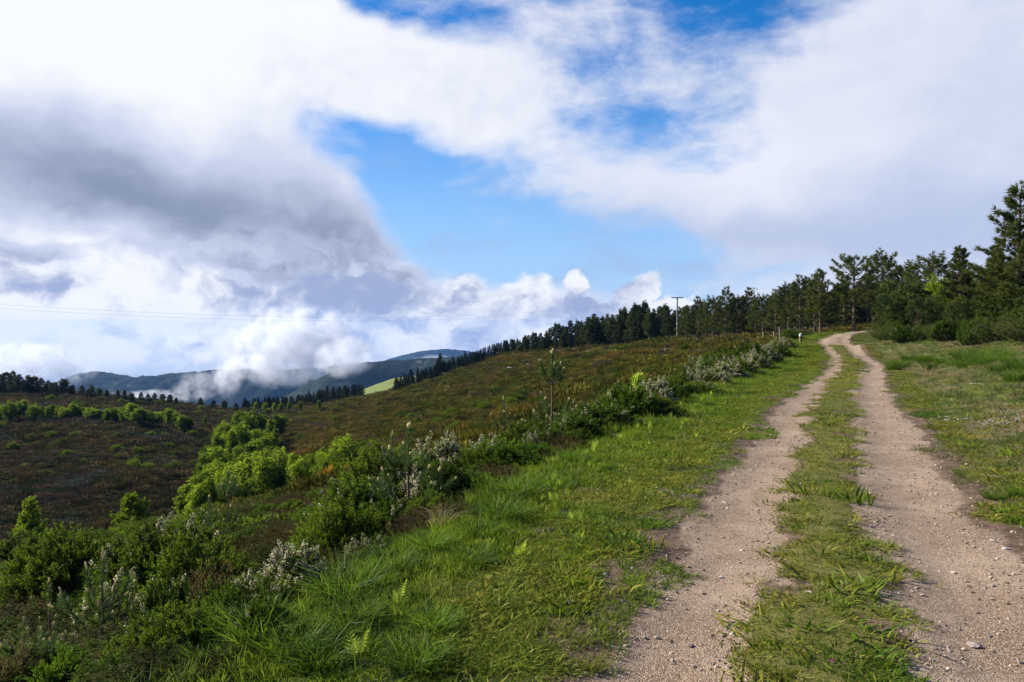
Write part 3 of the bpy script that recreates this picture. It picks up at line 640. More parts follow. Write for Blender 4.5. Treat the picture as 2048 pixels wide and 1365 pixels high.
def heath_shrub_meshes(seed, w=0.6, h=0.9, plumes=150, flower=0.4, mat='heath_tree', fine=1.0, low=0.1, fside=None):
    """tree heath: upright feathery plumes over a mound, some of them in white flower"""
    g = np.random.default_rng(seed); st = MB(); lf = MB(); fl = MB()
    a = g.uniform(0, 6.283, plumes); rad = np.sqrt(g.uniform(0, 1, plumes)); lump = 0.82 + 0.3 * vnoise(np.cos(a) * 1.8 + seed, np.sin(a) * 1.8 + rad, seed)
    zz = (low + (1 - low) * np.sqrt(np.clip(1 - rad ** 2 * 0.92, 0, 1))) * lump * g.uniform(0.78, 1.06, plumes)
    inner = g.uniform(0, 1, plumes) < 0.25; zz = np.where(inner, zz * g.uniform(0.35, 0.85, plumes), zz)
    tip = np.stack([np.cos(a) * rad * w, np.sin(a) * rad * w, zz * h], -1)
    d = unit(np.stack([np.cos(a) * rad * 0.8, np.sin(a) * rad * 0.8, np.full(plumes, 0.9)], -1) + g.normal(0, 0.18, (plumes, 3)))
    Lp = h * g.uniform(0.20, 0.36, plumes)
    isf = (g.uniform(0, 1, plumes) < flower * (0.4 + 1.2 * (vnoise(tip[:, 0] * 3 / w + seed * 3.1, tip[:, 1] * 3 / w, seed + 4) > 0.45))) & ~inner
    for i in range(plumes):
        base = tip[i] - d[i] * Lp[i]
        if i % 2 == 0: st.tube([np.array([0, 0, 0.0]) + tip[i] * [0.12, 0.12, 0], base * [0.75, 0.75, 0.6], base, tip[i]], [0.012, 0.008, 0.005, 0.003], 3, cap=False)
        n = int(46 * fine); u = g.uniform(0, 1, n); p = base + d[i] * (u * Lp[i])[:, None] + g.normal(0, 0.012 * h, (n, 3))
        az = g.normal(size=(n, 3)); ld = unit(d[i] * 0.75 + unit(az) * 0.75)
        ll = (0.075 - 0.035 * u) * h
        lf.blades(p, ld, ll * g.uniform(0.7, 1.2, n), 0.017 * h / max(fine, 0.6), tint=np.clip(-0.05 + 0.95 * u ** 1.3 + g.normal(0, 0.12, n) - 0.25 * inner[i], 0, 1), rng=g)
        if isf[i]:
            n = int(48 * fine); u = g.uniform(0.30, 1.02, n); p = base + d[i] * (u * Lp[i])[:, None] + unit(g.normal(size=(n, 3))) * (0.036 * h * (1.25 - 0.6 * u))[:, None]
            fl.leaves(p, unit(g.normal(size=(n, 3))), 0.026 * h, 0.022 * h, tint=g.uniform(0, 1, n), rng=g)
    parts = [('stems', st.build('shrub_stems', [M['twig']])), ('foliage', lf.build('shrub_foliage', [M[mat]]))]
    if fl.n: parts.append(('flowers', fl.build('shrub_flowers', [M['flower']])))
    return parts, h
def gorse_meshes(seed, w=0.6, h=0.6, n=3200, mat='gorse', flowers=0):
    g = np.random.default_rng(seed); st = MB(); lf = MB(); fl = MB()
    S = 60
    for i in range(S):
        a = g.uniform(0, 6.283); rr = math.sqrt(g.uniform()); tip = np.array([math.cos(a) * rr * w, math.sin(a) * rr * w, h * (0.25 + 0.75 * math.sqrt(1 - 0.85 * rr * rr)) * g.uniform(0.65, 1.05)])
        t = np.linspace(0, 1, 5)[:, None]; pts = tip * t + np.vstack([np.zeros(3), g.normal(0, 0.04 * h, (4, 3))])
        st.tube(pts, np.linspace(0.012, 0.003, 5), 3, cap=False)
        m_ = n // S; u = g.uniform(0.35, 1.0, m_); p = np.stack([np.interp(u, np.linspace(0, 1, 5), pts[:, c]) for c in range(3)], -1) + g.normal(0, 0.055 * h, (m_, 3))
        lf.blades(p, unit(unit(tip) * 0.5 + g.normal(0, 0.6, (m_, 3))), 0.09 * h * g.uniform(0.6, 1.2, m_), 0.022 * h, tint=np.clip(0.2 + 0.5 * u + g.normal(0, 0.2, m_), 0, 1), rng=g)
        if flowers:
            k = flowers; u = g.uniform(0.7, 1.02, k); p = np.stack([np.interp(u, np.linspace(0, 1, 5), pts[:, c]) for c in range(3)], -1) + g.normal(0, 0.03 * h, (k, 3))
            fl.leaves(p, unit(g.normal(size=(k, 3))), 0.03 * h, 0.026 * h, tint=g.uniform(0, 1, k), rng=g)
    parts = [('stems', st.build('gorse_stems', [M['twig']])), ('foliage', lf.build('gorse_foliage', [M[mat]]))]
    if fl.n: parts.append(('flowers', fl.build('gorse_flowers', [M['gorse_flower']])))
    return parts, h
def sapling_meshes(seed, H=1.5, whorls=((0.62, 5, 0.34), (0.2, 4, 0.5)), bare=0.35, needle=0.12, candles=4, cl=0.11, nd=330, lean=0.0):
    """young pine: pale candles on the tips, long needles along the upper shoots, a bare lower stem"""
    g = np.random.default_rng(seed); st = MB(); nl = MB(); cds = []
    def needles(pts, u0, dens, ln):
        pts = np.asarray(pts); L = np.linalg.norm(np.diff(pts, axis=0), axis=1).sum(); n = int(L * (1 - u0) * dens * 1.6)
        u = g.uniform(u0, 1, n); t = np.linspace(0, 1, len(pts)); p = np.stack([np.interp(u, t, pts[:, c]) for c in range(3)], -1)
        ax_ = unit(np.stack([np.interp(np.clip(u + 0.05, 0, 1), t, pts[:, c]) - np.interp(np.clip(u - 0.05, 0, 1), t, pts[:, c]) for c in range(3)], -1))
        d = unit(ax_ * g.uniform(0.7, 1.1, (n, 1)) + unit(np.cross(ax_, g.normal(size=(n, 3)))) * g.uniform(0.6, 1.15, (n, 1)) - np.array([0, 0, 0.06]))
        nl.blades(p, d, ln * g.uniform(0.65, 1.1, n), 0.0062 * max(1.0, H / 1.5), tint=np.clip(0.35 + 0.4 * u + g.normal(0, 0.15, n), 0, 1), rng=g)
    def candle(p, d, k, L):
        cd = MB(); cds.append(cd)
        for i in range(k):
            dd = unit(d + g.normal(0, 0.10, 3) + (0 if i == 0 else 1) * g.normal(0, 0.12, 3)); l = L * (1.0 if i == 0 else g.uniform(0.5, 0.85)); o = p + g.normal(0, 0.006, 3) * (i > 0) * 2
            t = np.linspace(0, 1, 6)[:, None]; cd.tube(o + dd * l * t, np.array([0.008, 0.012, 0.0135, 0.013, 0.0135, 0.008]) * max(1.0, H / 1.5), 6, tint=np.repeat(g.uniform(0.2, 0.9), 37)[:37])
    ln = np.array([[0, 0, 0], [lean * 0.3, 0.02, H * 0.3], [lean * 0.7, 0.0, H * 0.65], [lean, 0.01, H]]) + np.vstack([np.zeros(3), g.normal(0, 0.012, (3, 3))])
    t4 = np.linspace(0, 1, 4); at = lambda u: np.array([np.interp(u, t4, ln[:, c]) for c in range(3)])
    st.tube([at(u) for u in np.linspace(0, 1, 9)], np.linspace(0.020, 0.007, 9) * H / 1.5, 7)
    needles([at(u) for u in np.linspace(0, 1, 9)], bare, nd, needle); candle(at(1.0), np.array([0, 0, 1.0]), candles, cl * 1.35)
    for wh, k, L in whorls:
        a0 = g.uniform(0, 6.28)
        for b in range(k):
            az = a0 + b * 6.283 / k + g.normal(0, 0.25); LL = L * H * g.uniform(0.7, 1.1); d = np.array([math.cos(az) * 0.92, math.sin(az) * 0.92, 0.30])
            o = at(wh + g.normal(0, 0.012)); tt = np.linspace(0, 1, 6)[:, None]
            pts = o + d * LL * tt * (1 - 0.28 * tt) + np.array([0, 0, 0.62]) * LL * tt ** 2.2
            st.tube(pts, np.linspace(0.010, 0.005, 6) * H / 1.5, 5, cap=False); needles(pts, 0.38, nd * 1.05, needle * 0.95); candle(pts[-1], unit(pts[-1] - pts[-2] + [0, 0, 0.02]), g.integers(1, 4), cl * g.uniform(0.6, 1.0))
            if L > 0.4:
                for s_ in (-1, 1):
                    q = pts[3]; dd = unit(d + np.cross(d, [0, 0, 1]) * s_ * 0.8 + [0, 0, 0.35]); pp = q + dd * LL * 0.42 * tt + np.array([0, 0, 0.12]) * LL * tt ** 2
                    st.tube(pp, np.linspace(0.006, 0.004, 6), 4, cap=False); needles(pp, 0.2, nd, needle * 0.9); candle(pp[-1], unit(pp[-1] - pp[-2]), 1, cl * 0.6)
    return [('trunk', st.build('sapling_stem', [M['bark_young']], True)), ('needles', nl.build('sapling_needles', [M['sapling']])), *[('shoot', c.build('sapling_shoot', [M['candle']], True)) for c in cds]], H + cl
def clump_mesh(seed, n=22, rad=0.06, h=0.10, wid=0.006, lean=0.5, curl=0.5, mat='grass', name='grass_clump', flat=0.0):
    """blades in two bent segments"""
    g = np.random.default_rng(seed); m = MB()
    a = g.uniform(0, 6.283, n); r = rad * np.sqrt(g.uniform(0, 1, n)); p = np.stack([np.cos(a) * r, np.sin(a) * r, np.full(n, -0.01)], -1)
    b = a + g.normal(0, 0.9, n); ln = g.uniform(0.1, 1.0, n) * lean + flat; d = unit(np.stack([np.cos(b) * ln, np.sin(b) * ln, np.ones(n)], -1))
    L = h * g.uniform(0.55, 1.1, n); d2 = unit(d + np.stack([np.cos(b), np.sin(b), np.full(n, -0.35)], -1) * (curl * g.uniform(0.2, 1.3, n))[:, None])
    side = unit(np.cross(d, g.normal(size=(n, 3)))); w = wid * g.uniform(0.7, 1.3, n)
    k1 = p + d * (L * 0.5)[:, None]; k2 = k1 + d2 * (L * 0.55)[:, None]
    V = np.stack([p - side * (w * .5)[:, None], p + side * (w * .5)[:, None], k1 + side * (w * .42)[:, None], k1 - side * (w * .42)[:, None], k2], 1).reshape(-1, 3)
    i = np.arange(n)[:, None] * 5
    tint = np.clip(np.repeat(g.uniform(0.1, 0.9, n), 5) + np.tile([-0.2, -0.2, 0, 0, 0.15], n), 0, 1)
    m.add(V, T=(i + [3, 2, 4]), Q=(i + [0, 1, 2, 3]), tint=tint)
    return m.build(name, [M[mat]])
def sprig_mesh(seed, n=90, rad=0.5, h=0.38, size=0.12, wid=0.035, mat='heath', name='heath_clump'):
    g = np.random.default_rng(seed); m = MB()
    a = g.uniform(0, 6.283, n); r = np.sqrt(g.uniform(0, 1, n)); z = h * np.sqrt(np.clip(1 - 0.9 * r * r, 0, 1)) * g.uniform(0.35, 1.0, n)
    p = np.stack([np.cos(a) * r * rad, np.sin(a) * r * rad, z], -1); d = unit(np.stack([np.cos(a) * r * 0.8, np.sin(a) * r * 0.8, np.full(n, 0.9)], -1) + g.normal(0, 0.35, (n, 3)))
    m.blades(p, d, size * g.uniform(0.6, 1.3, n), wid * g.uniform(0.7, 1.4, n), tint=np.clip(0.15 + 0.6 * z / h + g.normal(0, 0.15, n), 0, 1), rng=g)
    return m.build(name, [M[mat]])
def stone_mesh(seed, mat='stone', name='stone', sub=1):
    import bmesh
    bm = bmesh.new(); bmesh.ops.create_icosphere(bm, subdivisions=sub, radius=0.5); g = random.Random(seed)
    for v in bm.verts: v.co *= g.uniform(0.72, 1.12)
    for v in bm.verts: v.co.z *= 0.62
    me = bpy.data.meshes.new(name); bm.to_mesh(me); bm.free(); me.materials.append(M[mat]); return me
def fern_meshes(seed, h=0.32):
    g = np.random.default_rng(seed); st = MB(); lf = MB()
    for s in range(g.integers(1, 4)):
        a = g.uniform(0, 6.28); hh = h * g.uniform(0.6, 1.0); t = np.linspace(0, 1, 7)
        out = hh * 0.22 * t ** 2; pts = np.stack([math.cos(a) * out, math.sin(a) * out, hh * t], -1) + [g.normal(0, 0.03), g.normal(0, 0.03), 0]
        st.tube(pts, np.linspace(0.005, 0.003, 7), 4, cap=False)
        for i, u in enumerate(np.linspace(0.5, 1.0, 6)):
            o = np.array([np.interp(u, t, pts[:, c]) for c in range(3)])
            for sd_ in (-1, 1):
                dr = unit(np.array([math.cos(a + sd_ * 1.4), math.sin(a + sd_ * 1.4), 0.45])); L = hh * 0.30 * (1.15 - 0.75 * abs(u - 0.6) / 0.4); k = 9
                uu = np.linspace(0.1, 1, k); q = o + dr * (uu * L)[:, None] + np.array([0, 0, 0.1]) * (uu ** 2 * L)[:, None]
                for s2 in (-1, 1):
                    lf.leaves(q, unit(np.tile(dr * 0.5 + np.cross(dr, [0, 0, 1]) * s2 + [0, 0, 0.2], (k, 1)) + g.normal(0, 0.2, (k, 3))), L * 0.26 * (1.15 - uu), L * 0.15, tint=g.uniform(0.3, 1, k), rng=g)
    return [('stalks', st.build('fern_stalks', [M['fern']])), ('fronds', lf.build('fern_fronds', [M['fern']]))], h

# ------------------------------------------------------------------ scatter for the uncountable ground cover (kind = stuff)
def scatter(name, pts, rot, scl, protos, kind='stuff', **props):
    me = bpy.data.meshes.new(name); me.vertices.add(len(pts)); me.vertices.foreach_set('co', np.asarray(pts, np.float32).ravel())
    a = me.attributes.new('rot', 'FLOAT_VECTOR', 'POINT'); a.data.foreach_set('vector', np.asarray(rot, np.float32).ravel())
    a = me.attributes.new('scl', 'FLOAT_VECTOR', 'POINT'); a.data.foreach_set('vector', np.asarray(scl, np.float32).ravel())
    o = obj(name, me, kind=kind, **props)
    gt = bpy.data.node_groups.new(name, 'GeometryNodeTree')
    gt.interface.new_socket('Geometry', in_out='INPUT', socket_type='NodeSocketGeometry'); gt.interface.new_socket('Geometry', in_out='OUTPUT', socket_type='NodeSocketGeometry')
    N, L = gt.nodes, gt.links; gi = N.new('NodeGroupInput'); go = N.new('NodeGroupOutput'); ip = N.new('GeometryNodeInstanceOnPoints'); jn = N.new('GeometryNodeJoinGeometry')
    for m_ in protos:
        po = bpy.data.objects.new(m_.name, m_)          # source only: never linked into the scene
        oi = N.new('GeometryNodeObjectInfo'); oi.inputs['Object'].default_value = po; oi.inputs['As Instance'].default_value = True; L.new(oi.outputs['Geometry'], jn.inputs[0])
    L.new(gi.outputs[0], ip.inputs['Points']); L.new(jn.outputs[0], ip.inputs['Instance']); ip.inputs['Pick Instance'].default_value = True
    rv = N.new('FunctionNodeRandomValue'); rv.data_type = 'INT'
    rv.inputs[4].default_value = 0; rv.inputs[5].default_value = len(protos) - 1; L.new(rv.outputs[2], ip.inputs['Instance Index'])
    for nm, sock in (('rot', 'Rotation'), ('scl', 'Scale')):
        na = N.new('GeometryNodeInputNamedAttribute'); na.data_type = 'FLOAT_VECTOR'; na.inputs['Name'].default_value = nm
        if nm == 'rot':
            er = N.new('FunctionNodeEulerToRotation'); L.new(na.outputs[0], er.inputs[0]); L.new(er.outputs[0], ip.inputs[sock])
        else: L.new(na.outputs[0], ip.inputs[sock])
    L.new(ip.outputs[0], go.inputs[0])
    md = o.modifiers.new('scatter', 'NODES'); md.node_group = gt
    return o
def random_polar(g, n, r0, r1, a0, a1, power=1.0):
    """points with areal density falling as distance grows (power 1: density ~ 1/r)"""
    u = g.uniform(0, 1, n)
    r = r0 * (r1 / r0) ** u if power == 2 else r0 + (r1 - r0) * u if power == 1 else np.sqrt(r0 ** 2 + (r1 ** 2 - r0 ** 2) * u)
    a = np.radians(g.uniform(a0, a1, n)); return r * np.sin(a), r * np.cos(a), r

# ------------------------------------------------------------------ ground cover
TUS = [clump_mesh(620 + i, 300, 0.17, 0.50, 0.0085, 0.75, 0.9, 'tussock', 'tussock_blades') for i in range(3)]
def cover_grass():
    g = np.random.default_rng(11)
    protos = [clump_mesh(100 + i, 26, 0.075, 0.085, 0.006, 0.7, 0.8) for i in range(4)] + [clump_mesh(110 + i, 20, 0.06, 0.12, 0.006, 0.45, 0.5) for i in range(2)]
    X, Y, r = random_polar(g, 150000, 2.6, 85, -46, 46, 1)
    d, _ = road_coords(X, Y); e = edge_dist(X, Y)
    patch = fbm(X * 0.9, Y * 0.9, 71, 4)
    bank_bare = sstep(fbm(X * 0.45, Y * 0.45, 77, 4), 0.44, 0.60) * (d > 1.5)
    keep = (e < 0.5) & (np.abs(d) > np.where(d > 0, 1.45, 1.08) + (patch - 0.5) * 1.1) & (d < 15) & (g.uniform(0, 1, len(X)) < np.where(d > 0, 0.70 - np.where(Y < 17, 0.66, 0.45) * bank_bare, 0.95)) & (Y < 78)
    keep &= ~((Y > 64) & (d < -6))
    X, Y, r, d, e = X[keep], Y[keep], r[keep], d[keep], e[keep]
    Z = height(X, Y); n = len(X)
    s = (0.75 + 0.040 * r) * g.uniform(0.6, 1.25, n)
    hs = np.where(np.abs(d) < 2.3, 0.55, 1.0) * np.where(d > 0, 1.25, 1.0) * (1 + 0.5 * sstep(e, -1.2, 0.2)) * (0.7 + 0.7 * fbm(X * 0.7, Y * 0.7, 73, 3)) / (1 + 0.022 * r)
    bank = [clump_mesh(120 + i, 24, 0.075, 0.095, 0.006, 0.7, 0.8, 'bank_grass', 'bank_clump') for i in range(5)]
    for k, pr, lb in ((d < 0, protos, 'green verge grass between the track and the brush'), (d >= 0, bank, 'dull green grass on the rising bank')):
        m_ = int(k.sum()); scatter('grass', np.stack([X, Y, Z], -1)[k], np.stack([g.normal(0, .08, m_), g.normal(0, .08, m_), g.uniform(0, 6.28, m_)], -1), np.stack([s, s, s * hs], -1)[k], pr, label=lb, category='grass')
    # short dry turf on the strip between the ruts, along their edges and on the bare parts of the bank
    protos = [clump_mesh(130 + i, 22, 0.06, 0.045, 0.005, 1.3, 1.0, 'grass_dry', 'turf_clump') for i in range(5)] + [clump_mesh(140, 22, 0.05, 0.055, 0.006, 1.0, 0.9, 'grass', 'green_tuft')]
    X, Y, r = random_polar(g, 260000, 2.6, 80, -6, 46, 1)
    d, _ = road_coords(X, Y); gm, tu = gravel_mask(X, Y, d)
    keep = ((tu > 0.40) & (np.abs(d) < 2.1) & (g.uniform(0, 1, len(X)) < sstep(fbm(X * 3.1, Y * 2.2, 97, 4), 0.18, 0.46))) | ((d > 1.7) & (d < 12) & (g.uniform(0, 1, len(X)) < 0.30)) | ((d < -1.7) & (d > -3.6) & (g.uniform(0, 1, len(X)) < 0.35))
    X, Y, r, d = X[keep], Y[keep], r[keep], d[keep]; Z = height(X, Y); n = len(X); s = (1.15 + 0.035 * r) * np.exp(g.normal(-0.05, 0.38, n)); hs = np.exp(g.normal(-0.65, 0.4, n)) * (0.5 + 0.9 * fbm(X * 1.7, Y * 1.7, 99, 3)) / (1 + 0.02 * r)
    scatter('turf', np.stack([X, Y, Z + 0.005], -1), np.stack([g.normal(0, .1, n), g.normal(0, .1, n), g.uniform(0, 6.28, n)], -1), np.stack([s, s, s * hs], -1), protos, label='short yellowish turf along the middle of the track', category='grass')
def cover_gravel():
    g = np.random.default_rng(21); protos = [stone_mesh(200 + i, 'gravel', 'gravel_chip', 1) for i in range(4)]
    X, Y, r = random_polar(g, 80000, 2.8, 24, 0, 42, 1)
    d, _ = road_coords(X, Y); gm, tu = gravel_mask(X, Y, d); k = (np.abs(d) < 2.0)
    loose = np.exp(-((np.abs(d) - 1.25) / 0.35) ** 2) + np.exp(-((np.abs(d) - 0.42) / 0.2) ** 2) * 0.8
    k &= g.uniform(0, 1, len(X)) < (0.05 + 0.42 * loose) * np.clip(gm + 0.45, 0, 1)
    X, Y, r = X[k], Y[k], r[k]; Z = height(X, Y); n = len(X)
    s = 0.009 * np.exp(g.normal(0, 0.55, n)) * (1 + 0.05 * r); s = np.clip(s, 0.004, 0.034)
    scatter('gravel', np.stack([X, Y, Z + s * 0.12], -1), np.stack([g.normal(0, .5, n), g.normal(0, .5, n), g.uniform(0, 6.28, n)], -1), np.stack([s * g.uniform(.8, 1.5, n), s, s * g.uniform(.6, 1.1, n)], -1), protos, label='loose pale gravel in the wheel ruts', category='gravel')
def cover_heath():
    g = np.random.default_rng(31); far = [sprig_mesh(300 + i, 120, 0.5, 0.34, 0.13, 0.045) for i in range(5)]
    X, Y, r = random_polar(g, 150000, 3.0, 290, -47, 47, 1)
    d, _ = road_coords(X, Y); e = edge_dist(X, Y)
    keep = ((e > 0.35) | ((d > 9.5) & (Y < 75)) | (Y > 82)) & (r > 3.0) & ~((Y > 76) & (np.abs(d) < 3))
    keep &= ~((Y > 262) & (PX0 + F * X / np.maximum(Y, 1) > 720) & (PX0 + F * X / np.maximum(Y, 1) < 815))
    keep &= (r > 25) | (g.uniform(0, 1, len(X)) < 0.62)
    X, Y, r, d, e = X[keep], Y[keep], r[keep], d[keep], e[keep]; Z = height(X, Y)
    py = PY0 - F * (Z - CAMZ) / Y; px = PX0 + F * X / Y
    strip = np.exp(-((py - (805 - (px - 1180) * 0.62)) / 12) ** 2) * (px > 1150) * (px < 1345) * (Y > 30) * (Y < 190) + np.exp(-((py - 702) / 7) ** 2) * (px > 1090) * (px < 1420) * (Y > 90) * (Y < 230)
    k = g.uniform(0, 1, len(X)) > strip * 0.9
    X, Y, Z, r, e = X[k], Y[k], Z[k], r[k], e[k]; n = len(X)
    s = np.where(r < 32, 0.42 + 0.012 * r, 0.60 + 0.0080 * r) * np.exp(g.normal(0, 0.28, n))
    hh = g.uniform(0.6, 1.25, n) * (0.6 + 0.9 * fbm(X * 0.2, Y * 0.2, 83, 3)) * np.where(r < 32, 1.0, 1.0 / (0.75 + 0.006 * r))
    shadedp = [sprig_mesh(320 + i, 120, 0.5, 0.34, 0.13, 0.045, 'heather_shaded') for i in range(4)]
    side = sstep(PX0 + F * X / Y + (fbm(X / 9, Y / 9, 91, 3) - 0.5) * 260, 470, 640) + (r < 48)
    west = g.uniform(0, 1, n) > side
    for k, pr, nm in (((r >= 26) & ~west, far, 'low brown and olive heather covering the sunlit slopes'), ((r >= 26) & west, shadedp, 'brown heather, shade put into its colour, covering the hillside across the valley')):
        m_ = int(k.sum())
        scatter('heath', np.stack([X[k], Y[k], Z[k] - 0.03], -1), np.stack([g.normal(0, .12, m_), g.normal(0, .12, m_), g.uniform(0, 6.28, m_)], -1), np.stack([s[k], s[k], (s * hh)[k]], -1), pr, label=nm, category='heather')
def near_heath():
    g = np.random.default_rng(33); X, Y, r = [np.concatenate(q) for q in zip(random_polar(g, 7500, 3.4, 46, -47, 30, 1), random_polar(g, 2600, 3.4, 14, -47, 5, 1))]
    e = edge_dist(X, Y); k = (e > 0.25) & (Y < 60); X, Y, r, e = X[k], Y[k], r[k], e[k]; Z = height(X, Y); n = len(X)
    s = g.uniform(0.30, 0.62, n) * (0.85 + 0.022 * r)
    global BR
    BR = [gorse_meshes(530 + i, 0.6, 0.6, 2600, 'brush') for i in range(3)] + [heath_shrub_meshes(535 + i, 0.6, 0.7, 120, 0, 'brush') for i in range(3)]
    protos = [q[0][1][1] for q in BR + BR[:3] + [HD[1]]]
    scatter('undergrowth', np.stack([X, Y, Z - 0.05 * s], -1), np.stack([g.normal(0, .1, n), g.normal(0, .1, n), g.uniform(0, 6.28, n)], -1), np.stack([s * 1.3, s * 1.3, s * g.uniform(0.35, 0.75, n) * np.where(r < 10, 0.6, 1.0)], -1), protos, label='tangled low heath and brush over the near slope', category='undergrowth')
    X, Y, r = random_polar(g, 12000, 40, 235, -46, 30, 1); d, _ = road_coords(X, Y); e = edge_dist(X, Y); Z = height(X, Y); px = PX0 + F * X / Y
    k = (e > 2) & (g.uniform(0, 1, len(X)) < sstep(fbm(X / 14, Y / 14, 87, 4), 0.38, 0.60)) & ~((Y > 255) & (px > 700))
    X, Y, Z, r = X[k], Y[k], Z[k], r[k]; n = len(X); s = g.uniform(0.7, 1.7, n) * (0.8 + 0.003 * r)
    protos = [q[0][1][1] for q in BR + [HD[2]]]
    scatter('undergrowth', np.stack([X, Y, Z - 0.1], -1), np.stack([g.normal(0, .1, n), g.normal(0, .1, n), g.uniform(0, 6.28, n)], -1), np.stack([s, s, s * g.uniform(0.5, 0.9, n)], -1), protos, label='scattered darker brush over the far heath', category='undergrowth')
cover_grass(); cover_gravel(); cover_heath()

# ------------------------------------------------------------------ trees
rg = random.Random(7)
PINES = [pine_meshes(400 + i, 7.0, 0.12, b, sp, sh, 0.30, 1.5, 'pine', 0.40, 8, 9, 0.036) for i, (b, sp, sh) in enumerate(((0.24, 1.9, 'cone'), (0.28, 1.75, 'round'), (0.18, 2.0, 'cone'), (0.40, 2.1, 'flat')))]
FARP = [pine_meshes(410 + i, 7.0, 0.12, b, sp, sh, 0.46, 1.25, 'pine_far', 0.42, 0, 7, 0.085) for i, (b, sp, sh) in enumerate(((0.16, 1.9, 'cone'), (0.2, 1.8, 'round'), (0.12, 1.6, 'cone'), (0.28, 1.7, 'cone')))]
SPRUCE = [pine_meshes(420 + i, 8.0, 0.12, 0.06, sp, 'spruce', 0.42, 1.3, 'spruce', 0.5, 0, 7, 0.075) for i, sp in enumerate((1.6, 1.9, 1.35))]
BIRCH = [broadleaf_meshes(430 + i, w_, 4.6, 4600, 0.170, lobes=n_, low=lo) for i, (w_, n_, lo) in enumerate(((1.15, 60, 0.06), (1.35, 70, 0.05), (1.0, 54, 0.06), (1.2, 64, 0.03)))]
YOUNGB = [pine_meshes(435 + i, 3.8, 0.045, 0.05, w_, 'cone', 0.11, 5.5, 'birch', 0.17, 0, 8, 0.036, 0.03) for i, w_ in enumerate((1.15, 1.75))]
BUSHY = [broadleaf_meshes(440, 1.7, 4.0, 4600, 0.15, 'bush', 26, 3, 0.04), broadleaf_meshes(441, 1.5, 4.0, 4200, 0.14, 'bush', 22, 3, 0.06)]
BIGPINE = [pine_meshes(450, 8.0, 0.15, 0.10, 2.3, 'cone', 0.26, 2.1, 'pine', 0.38, 4, 11, 0.030), pine_meshes(451, 8.0, 0.13, 0.18, 1.7, 'cone', 0.26, 2.6, 'pine', 0.36, 8, 11, 0.034)]
def top_of(parts):
    if parts[0][1].name not in TOPS:
        z = 0.0
        for p in parts:
            a = np.empty(len(p[1].vertices) * 3, np.float32); p[1].vertices.foreach_get('co', a); z = max(z, float(np.quantile(a[2::3], 0.999)))
        TOPS[parts[0][1].name] = z
    return TOPS[parts[0][1].name]
TOPS = {}
def plant(name, proto, px, top, Y, label, cat, group=None, sink=0.05, wide=1.0, hmin=1.0, hmax=14.0, hfix=None):
    x = (px - PX0) / F * Y; z = hz(x, Y); parts, H = proto; H = top_of(parts)
    h = hfix if hfix else min(hmax, max(hmin, CAMZ - (top - PY0) * Y / F - z)); s = h / H
    return thing(name, label, cat, parts, (x, Y, z - sink), rg.uniform(0, 6.28), (s * wide, s * wide, s), group)
# -- pines on the ridge at the far left
L_ = 'small dark pine on the heath ridge beyond the bright green birch row'
for i, (px, top) in enumerate(((2, 748), (12, 744), (26, 741), (38, 748), (56, 750), (68, 752), (82, 755), (97, 760), (112, 764), (128, 757), (146, 770), (164, 770), (183, 770), (198, 782), (213, 782), (236, 781), (249, 786), (263, 789), (282, 794), (296, 799), (309, 794), (325, 796), (352, 803), (401, 808), (427, 808), (449, 812), (471, 810), (-14, 745), (-40, 742), (340, 806), (20, 758), (46, 762), (75, 766), (105, 772), (140, 776), (176, 786))):
    plant('pine_tree', FARP[i % 4], px, top, 214 + rg.uniform(-8, 8) + (10 if px > 300 else 0), L_, 'pine tree', 'pines on the far heath ridge', wide=1.5, hmin=3.0)
# -- conifers in the gap down the valley
L_ = 'dark conifer in the belt of trees below the misty mountain'
for i in range(64):
    px = 486 + (i / 63) * 236 + rg.uniform(-4, 4); top = float(np.interp(px, [486, 560, 590, 640, 700, 735], [818, 800, 790, 778, 766, 768])) + rg.uniform(-3, 9)
    plant('conifer_tree', (SPRUCE + FARP[:1])[i % 4], px, top, rg.uniform(285, 318) if px > 600 else rg.uniform(262, 290), L_, 'conifer', 'conifers in the valley gap', wide=1.25, hmin=5.0, hmax=11)
# -- spruces along the back edge of the heath slope
L_ = 'dark spruce in the jagged row behind the crest of the heath slope'
SP_ = [(792, 764), (800, 758), (808, 750), (815, 752), (822, 742), (835, 738), (843, 748), (850, 744), (860, 748), (868, 736), (876, 722), (881, 710), (888, 724), (896, 728), (905, 716), (915, 724), (922, 728), (930, 706), (938, 716), (945, 712), (952, 722), (959, 706), (967, 722), (976, 714), (986, 700), (993, 712), (1000, 705), (1008, 684), (1014, 700), (1022, 690)]
for i, (px, top) in enumerate([(p, t - 4) for p, t in SP_] + [(p + 3, t + 8 + (p * 7) % 19) for p, t in SP_[:-2]]):
    plant('spruce_tree', SPRUCE[i % 3], px, top, 243 + rg.uniform(-6, 8), L_, 'spruce', 'spruces behind the heath crest', wide=rg.uniform(0.9, 1.45), hmin=4.5, hmax=12)
